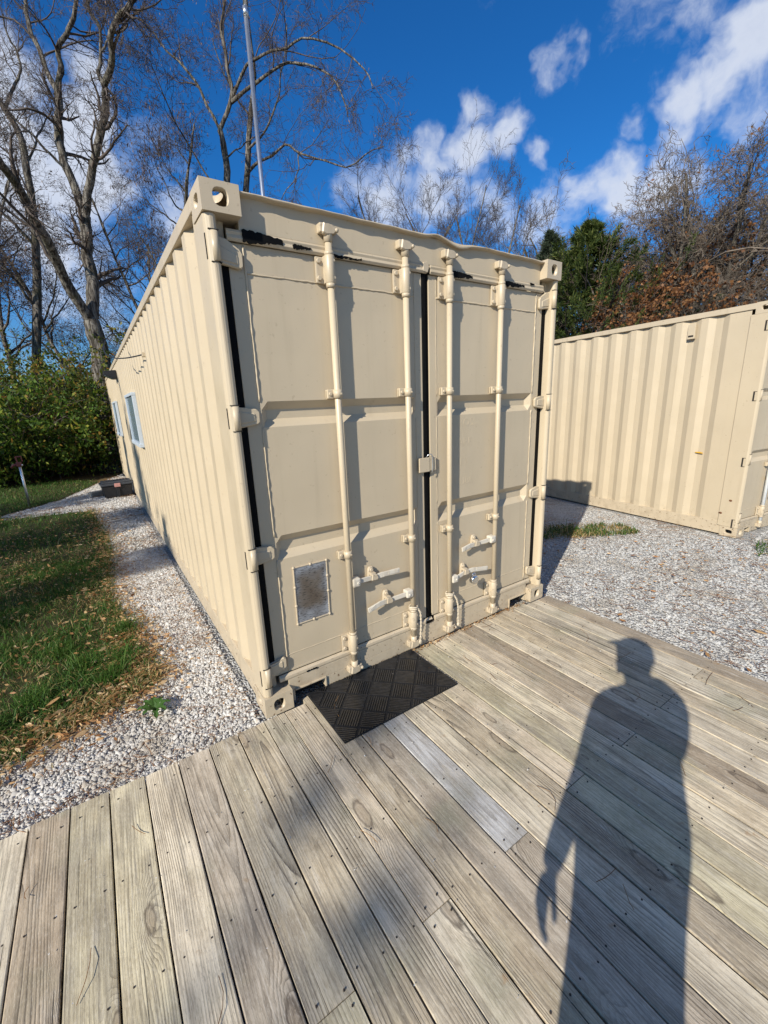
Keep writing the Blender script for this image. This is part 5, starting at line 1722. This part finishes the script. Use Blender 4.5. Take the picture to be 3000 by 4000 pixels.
def cedar(x, y, H, R, n, mat, label, group=None, low=.04):
    n = int(n * (1.5 if x > 0 else .8)); root = empty('cedar_tree', (x, y, G), label, 'tree', group=group)
    T = np.array([(0, 0, z) for z in np.linspace(0, H * .97, 10)]); T[:, :2] += rng.normal(0, .03, (10, 2))
    np_mesh('trunk', *tubes(T[None], np.linspace(.15, .015, 10)[None], 8), M['bark'], root, True)
    nb = int(60 + H * 11)
    h = low + (1 - low) * rng.uniform(0, 1, nb) ** .8
    a = rng.uniform(0, 6.283, nb)
    prof = np.clip((1 - h) ** .86 * np.minimum(1, .6 + h * 3.0), .03, 1)
    L = R * prof * rng.uniform(.5, 1.3, nb)
    S = np.stack([0 * a, 0 * a, h * H * .95], 1)
    d = np.stack([np.cos(a), np.sin(a), rng.uniform(.05, .60, nb)], 1); d /= np.linalg.norm(d, axis=1, keepdims=True)
    P = [S]; k = 6
    for j in range(k - 1):
        d = d + rng.normal(0, .08, (nb, 3)); d[:, 2] += .06; d /= np.linalg.norm(d, axis=1, keepdims=True)
        P.append(P[-1] + d * (L / (k - 1))[:, None])
    P = np.stack(P, 1)
    Rr = (.012 + .006 * L)[:, None] * np.linspace(1, .3, k)[None]
    P2, R2 = grow(P, Rr, 9, 4, .38, 40, .12, .10, minlen=.10, tmin=.12)
    np_mesh('branches', *join([tubes(P, Rr, 3), tubes(P2[:, ::3], R2[:, ::3], 3)]), M['twig'], root, True)
    # feathery sprays: short blades that follow the branchlets
    i = rng.integers(0, len(P2), n); t = rng.uniform(.35, 1, n) * 3; j = np.minimum(t.astype(int), 2); f = (t - j)[:, None]
    c = P2[i, j] * (1 - f) + P2[i, j + 1] * f + rng.normal(0, .03, (n, 3))
    ax = P2[i, j + 1] - P2[i, j]; ax /= np.linalg.norm(ax, axis=1, keepdims=True) + 1e-9
    ax = ax + rng.normal(0, .42, (n, 3)); ax /= np.linalg.norm(ax, axis=1, keepdims=True)
    b = np.cross(ax, rng.normal(size=(n, 3))); b /= np.linalg.norm(b, axis=1, keepdims=True)
    Ln = .145 * rng.lognormal(0, .3, n)[:, None]; W = .0125 * rng.lognormal(0, .25, n)[:, None]
    V = np.stack([c - b * W * .4, c + ax * Ln * .5 - b * W, c + ax * Ln, c + ax * Ln * .5 + b * W], 1)
    np_mesh('crown', V.reshape(-1, 3), np.arange(n * 4).reshape(n, 4), M[mat], root)
    return root


cedar(17.3, 10.9, 8.9, 3.4, 34000, 'cedar_grey', 'narrow grey-green cedar right behind the container roof corner', 'evergreens beyond the yard')
cedar(15.9, 8.2, 8.1, 5.2, 64000, 'cedar', 'wide dark green cedar between the two containers', 'evergreens beyond the yard')
cedar(15.6, 10.2, 4.8, 2.6, 16000, 'cedar', 'low dark cedar filling the gap below the two taller ones', 'evergreens beyond the yard')
cedar(20.5, 5.0, 4.2, 2.2, 9000, 'cedar', 'dark low evergreen behind the right container corner', 'evergreens beyond the yard')


def bush(x, y, H, R, n, mat, label, size=.105, group='autumn bushes on the left'):
    root = empty('bush', (x, y, G), label, 'bush', group=group)
    ns = 26
    a = rng.uniform(0, 6.283, ns); L = H * rng.uniform(.7, 1.15, ns)
    d = np.stack([np.cos(a) * .42, np.sin(a) * .42, np.ones(ns)], 1); d /= np.linalg.norm(d, axis=1, keepdims=True)
    P = [np.stack([np.cos(a) * R * .25, np.sin(a) * R * .25, 0 * a], 1)]
    for j in range(6):
        d = d + rng.normal(0, .10, (ns, 3)) + np.stack([np.cos(a), np.sin(a), -.25 + 0 * a], 1) * .12 * R / H * 2
        d /= np.linalg.norm(d, axis=1, keepdims=True); P.append(P[-1] + d * (L / 6)[:, None])
    P = np.stack(P, 1); Rr = np.full((ns, 1), .022) * np.linspace(1, .3, 7)[None]
    P2, R2 = grow(P, Rr, 9, 5, .42, 55, .2, -.02, minlen=.3, tmin=.12)
    P3, R3 = grow(P2, R2, 4, 3, .5, 50, .2, -.02, minlen=.15)
    np_mesh('stems', *join([tubes(P, Rr, 5), tubes(P2, R2, 3), tubes(P3, R3, 3)]), M['twig'], root, True)
    i = rng.integers(0, len(P3), n); j = rng.integers(1, 3, n)
    np_mesh('foliage', *leaf_quads(P3[i, j] + rng.normal(0, .07, (n, 3)), size, size * .55, .35), M[mat], root)['kind'] = 'stuff'
    return root


BU = [(-.75, 14.6, 3.9, 1.7, 12000, 'bush_gold', 'golden orange bush round the foot of the big locust'), (-2.3, 14.2, 3.9, 1.9, 15000, 'bush', 'green bush behind the hydrant'), (-4.2, 13.9, 4.1, 2.0, 15000, 'bush', 'green bush at the far left edge of the picture'),
      (-3.2, 16.0, 4.6, 2.0, 12000, 'bush_gold', 'yellowing bush in the second row on the left'), (-1.2, 16.8, 4.6, 2.0, 12000, 'bush', 'tall green bush left of the locust trunk'), (1.3, 15.3, 5.0, 1.8, 12000, 'bush_gold', 'tall golden green bush peeping over the far roof corner'), (-6.0, 14.8, 4.2, 2.2, 9000, 'bush', 'bush outside the left edge'),
      (-2.6, 13.0, 1.9, 1.2, 6000, 'bush', 'low sprawling bush in front of the dark hedge bottom'), (-5.2, 17.5, 5.0, 2.4, 9000, 'bush', 'tall bush in the far left second row')]
for b_ in BU: bush(b_[0], b_[1], b_[2] * .88, b_[3] * 1.05, int(b_[4] * .95), *b_[5:])


def thicket(name, x0, x1, y0, y1, H, n, mat, leaf=None, nl=0, size=.1):
    """a far mass of brush that reads as one"""
    a = rng.uniform(0, 6.283, n)
    S = np.stack([rng.uniform(x0, x1, n), rng.uniform(y0, y1, n), np.full(n, G)], 1)
    d = np.stack([np.cos(a) * .35, np.sin(a) * .35, np.ones(n)], 1); L = H * rng.uniform(.35, 1.1, n)
    P = [S]
    for j in range(5):
        d = d + rng.normal(0, .14, (n, 3)); d /= np.linalg.norm(d, axis=1, keepdims=True); P.append(P[-1] + d * (L / 5)[:, None])
    P = np.stack(P, 1); Rr = np.full((n, 1), .022) * np.linspace(1, .25, 6)[None]
    P2, R2 = grow(P, Rr, 7, 4, .4, 45, .2, .02, minlen=.3)
    P3, R3 = grow(P2, R2, 3, 2, .5, 42, .2, .02, minlen=.15)
    o = np_mesh(name, *join([tubes(P, Rr, 3), tubes(P2, R2, 3), tubes(P3, R3, 3)]), M[mat], None, True); o['kind'] = 'stuff'
    if leaf:
        i = rng.integers(0, len(P3), nl)
        o = np_mesh(name + '_leaves', *leaf_quads(P3[i, 1] + rng.normal(0, .1, (nl, 3)), size, size * .7, .3), M[leaf]); o['kind'] = 'stuff'


thicket('far_brush', 14, 34, 12, 22, 4.2, 130, 'twig', 'oak', 9000)
thicket('far_brush', 22, 34, -2, 12, 4.6, 100, 'twig_pale', 'oak', 5000)
thicket('far_brush', -14, 8, 19.5, 27, 3.6, 150, 'twig', 'bush', 12000, .15)
thicket('left_brush', -7, 1.0, 13.0, 15.0, 1.5, 110, 'twig', 'bush', 9000, .07)
thicket('far_woods', -16, 10, 27, 36, 11, 150, 'twig')
thicket('far_woods', 26, 44, 2, 30, 8, 70, 'twig_pale')

# trees on the sunny side, left of and behind the photographer: they throw the shade on lawn, wall and deck
for x, y, H, R_, n_, lab in ((-10.4, -1.1, 7.6, 2.9, 15000, 'nearest dense cedar standing on the lawn left of the picture'), (-10.6, 1.3, 9.0, 3.0, 16000, 'second dense cedar in the row on the lawn left of the picture'),
                             (-11.6, 3.7, 9.4, 3.0, 16000, 'third dense cedar in the row on the lawn left of the picture')):
    cedar(x, y, H, R_, n_, 'cedar', lab, 'cedars in a row left of the lawn')
for (x, y, H, sp_, pd_, lab) in ((-19.6, -10.1, 12.7, 1.4, 560, 'tall bare tree standing far behind the photographer'), (-17, -2.2, 12, 3.6, 500, 'bare tree beyond the row of cedars on the left')):
    bare_tree((x, y, G), make_limbs((x, y, G), H, .10, 12, sp_, .45), lab, pods=pd_, podmat='oak', pod=(.20, .15, .4), lv=((5, 6, .22, 45, .2, .03), (5, 4, .4, 42, .22, .02), (4, 3, .5, 40, .22, 0)), minl=(.3, .2, .15), group='trees behind the photographer')


# ------------------------------------------------------------------ the photographer (stands behind the lens; the shadow on the deck is theirs)


def skin_body(name, verts, edges, radii, mat, parent, rootv=0, sub=2):
    me = bpy.data.meshes.new(name); me.from_pydata(verts, edges, [])
    tmp = bpy.data.objects.new('tmp', me); COL.objects.link(tmp)
    sk = tmp.modifiers.new('s', 'SKIN'); ss = tmp.modifiers.new('u', 'SUBSURF'); ss.levels = sub
    for i, r in enumerate(radii):
        sv = me.skin_vertices[0].data[i]; sv.radius = r if isinstance(r, tuple) else (r, r); sv.use_root = (i == rootv)
    dg = bpy.context.evaluated_depsgraph_get(); dg.update()
    m2 = bpy.data.meshes.new_from_object(tmp.evaluated_get(dg))
    bpy.data.objects.remove(tmp)
    m2.name = name; m2.materials.clear()
    m2.polygons.foreach_set('use_smooth', [True] * len(m2.polygons))
    return link_mesh(name, m2, mat, parent)


PX, PY_ = -.660, -2.250
per = empty('person', (PX, PY_, 0), 'standing photographer in dark clothes and cap holding a phone up, one arm hanging', 'person')
f_ = np.array([.553, .833, 0]); l_ = np.array([-.833, .553, 0]); z_ = np.array([0, 0, 1.0])


def bp(f, l, z): return tuple(f * f_ + l * l_ + z * z_)


vb = [bp(0, -.005, 1.02), bp(.01, .01, 1.22), bp(.0, 0, 1.42), bp(-.01, 0, 1.58), bp(-.01, 0, 1.68), bp(.04, 0, 1.77), bp(.06, 0, 1.86), bp(.055, 0, 1.925),
      bp(-.01, .19, 1.585), bp(-.03, .245, 1.30), bp(.02, .280, 1.05), bp(.035, .285, .97),
      bp(-.01, -.20, 1.600), bp(.05, -.195, 1.27), bp(.16, -.15, 1.45), bp(.215, -.10, 1.60),
      bp(0, .085, .93), bp(.02, .075, .52), bp(-.02, .08, .10), bp(.10, .10, .045),
      bp(0, -.045, .93), bp(.02, -.04, .52), bp(-.02, -.05, .10), bp(.10, -.07, .045)]
eb = [(0, 1), (1, 2), (2, 3), (3, 4), (4, 5), (5, 6), (6, 7), (3, 8), (8, 9), (9, 10), (10, 11), (3, 12), (12, 13), (13, 14), (14, 15), (0, 16), (16, 17), (17, 18), (18, 19), (0, 20), (20, 21), (21, 22), (22, 23)]
rb = [(.185, .185), (.215, .215), (.215, .20), (.13, .10), .066, .090, .118, .075, .082, .062, .045, .036, .082, .066, .050, .038, .115, .098, .065, .05, .115, .098, .065, .05]
body = skin_body('body', vb, eb, rb, M['cloth'], per)
body.data.materials.append(M['skin']); body.data.materials.append(M['trousers'])
for f in body.data.polygons:
    f.material_index = 1 if f.center.z > 1.705 else (2 if .09 < f.center.z < .98 and abs(f.center.dot(Vector(l_))) < .2 else 0)


def hand(name, wrist, dirv, side, curl):
    """palm, four bent fingers of different length and a thumb from the side of the palm"""
    w = np.array(wrist); d = np.array(dirv, float); d /= np.linalg.norm(d)
    s = np.array(side, float); s -= s.dot(d) * d; s /= np.linalg.norm(s); nrm = np.cross(d, s)
    V = [tuple(w), tuple(w + d * .05)]; E_ = [(0, 1)]; R_ = [(.026, .018), (.036, .015)]
    for i, (off, ln) in enumerate(((-.030, .070), (-.010, .080), (.010, .076), (.029, .060))):
        b = w + d * .085 + s * off; k = len(V)
        V += [tuple(b), tuple(b + d * ln * .5 * math.cos(curl * .5) + nrm * ln * .5 * math.sin(curl * .5)), tuple(b + d * ln * (.5 * math.cos(curl * .5) + .5 * math.cos(curl * 1.6)) + nrm * ln * (.5 * math.sin(curl * .5) + .5 * math.sin(curl * 1.6)))]
        E_ += [(1, k), (k, k + 1), (k + 1, k + 2)]; R_ += [.0095, .0088, .0072]
    k = len(V)
    V += [tuple(w + d * .03 - s * .034 + nrm * .008), tuple(w + d * .062 - s * .052 + nrm * .018), tuple(w + d * .088 - s * .050 + nrm * .028)]
    E_ += [(0, k), (k, k + 1), (k + 1, k + 2)]; R_ += [.012, .0095, .008]
    return skin_body(name, V, E_, R_, M['skin'], per, 0, 1)


hand('hand', bp(.035, .285, .975), bp(.12, .0, -1), bp(1, 0, 0), .45)
hand('hand', bp(.215, -.10, 1.59), bp(.12, .40, .75), bp(.8, -.3, 0), .9)
mb = MB(); hc = Vector(bp(.055, 0, 1.90)); mb.ball(hc, .114, 16, 10, (1, 1, .72)); Fv, Lv = Vector(f_), Vector(l_)
mb.bar(hc + Fv * .06, hc + Fv * .20 + Vector((0, 0, -.055)), .15, .012, (0, 0, 1), .004); mb.build('cap', M['cloth'], per)
mb = MB(); mb.ball(Vector(bp(.135, 0, 1.835)), .018, 8, 6, (1, 1, 1.4)); mb.ball(Vector(bp(.04, .098, 1.84)), .02, 8, 6, (1, .5, 1.6)); mb.ball(Vector(bp(.04, -.098, 1.84)), .02, 8, 6, (1, .5, 1.6)); mb.build('nose_and_ears', M['skin'], per)
mb = MB()
for s_ in (-1, 1): mb.ball(Vector(bp(.135, s_ * .034, 1.868)), .0125, 8, 6)
mb.build('eyes', M['black'], per)
mb = MB(); mb.ball(Vector(bp(.122, 0, 1.782)), .02, 8, 6, (.8, 1.4, .35)); mb.build('mouth', M['pink'], per)
mb = MB(); mb.ball(Vector(bp(.025, 0, 1.875)), .102, 14, 10, (1, 1, .8)); mb.build('hair', M['bark'], per)

# the phone: its lens is the camera, the body lies in the plane just behind it
cm_ = Matrix.Rotation(_rv.length, 3, _rv.normalized())
rx_, ux_, bx_ = cm_ @ Vector((1, 0, 0)), cm_ @ Vector((0, 1, 0)), cm_ @ Vector((0, 0, 1))
ph = empty('phone', tuple(Vector((-0.52826, -2.05280, 1.67603)) + bx_ * .012 + ux_ * .024 + rx_ * .030), 'black phone held up in front of the photographer', 'phone')
ph.rotation_euler = cm_.to_euler()
mb = MB(); mb.box(-.038, .038, -.080, .080, -.004, .004, .003); mb.build('phone_body', M['black'], ph)
mb = MB(); mb.box(-.034, .034, -.076, .076, .0041, .0046); mb.build('screen', M['glass'], ph)
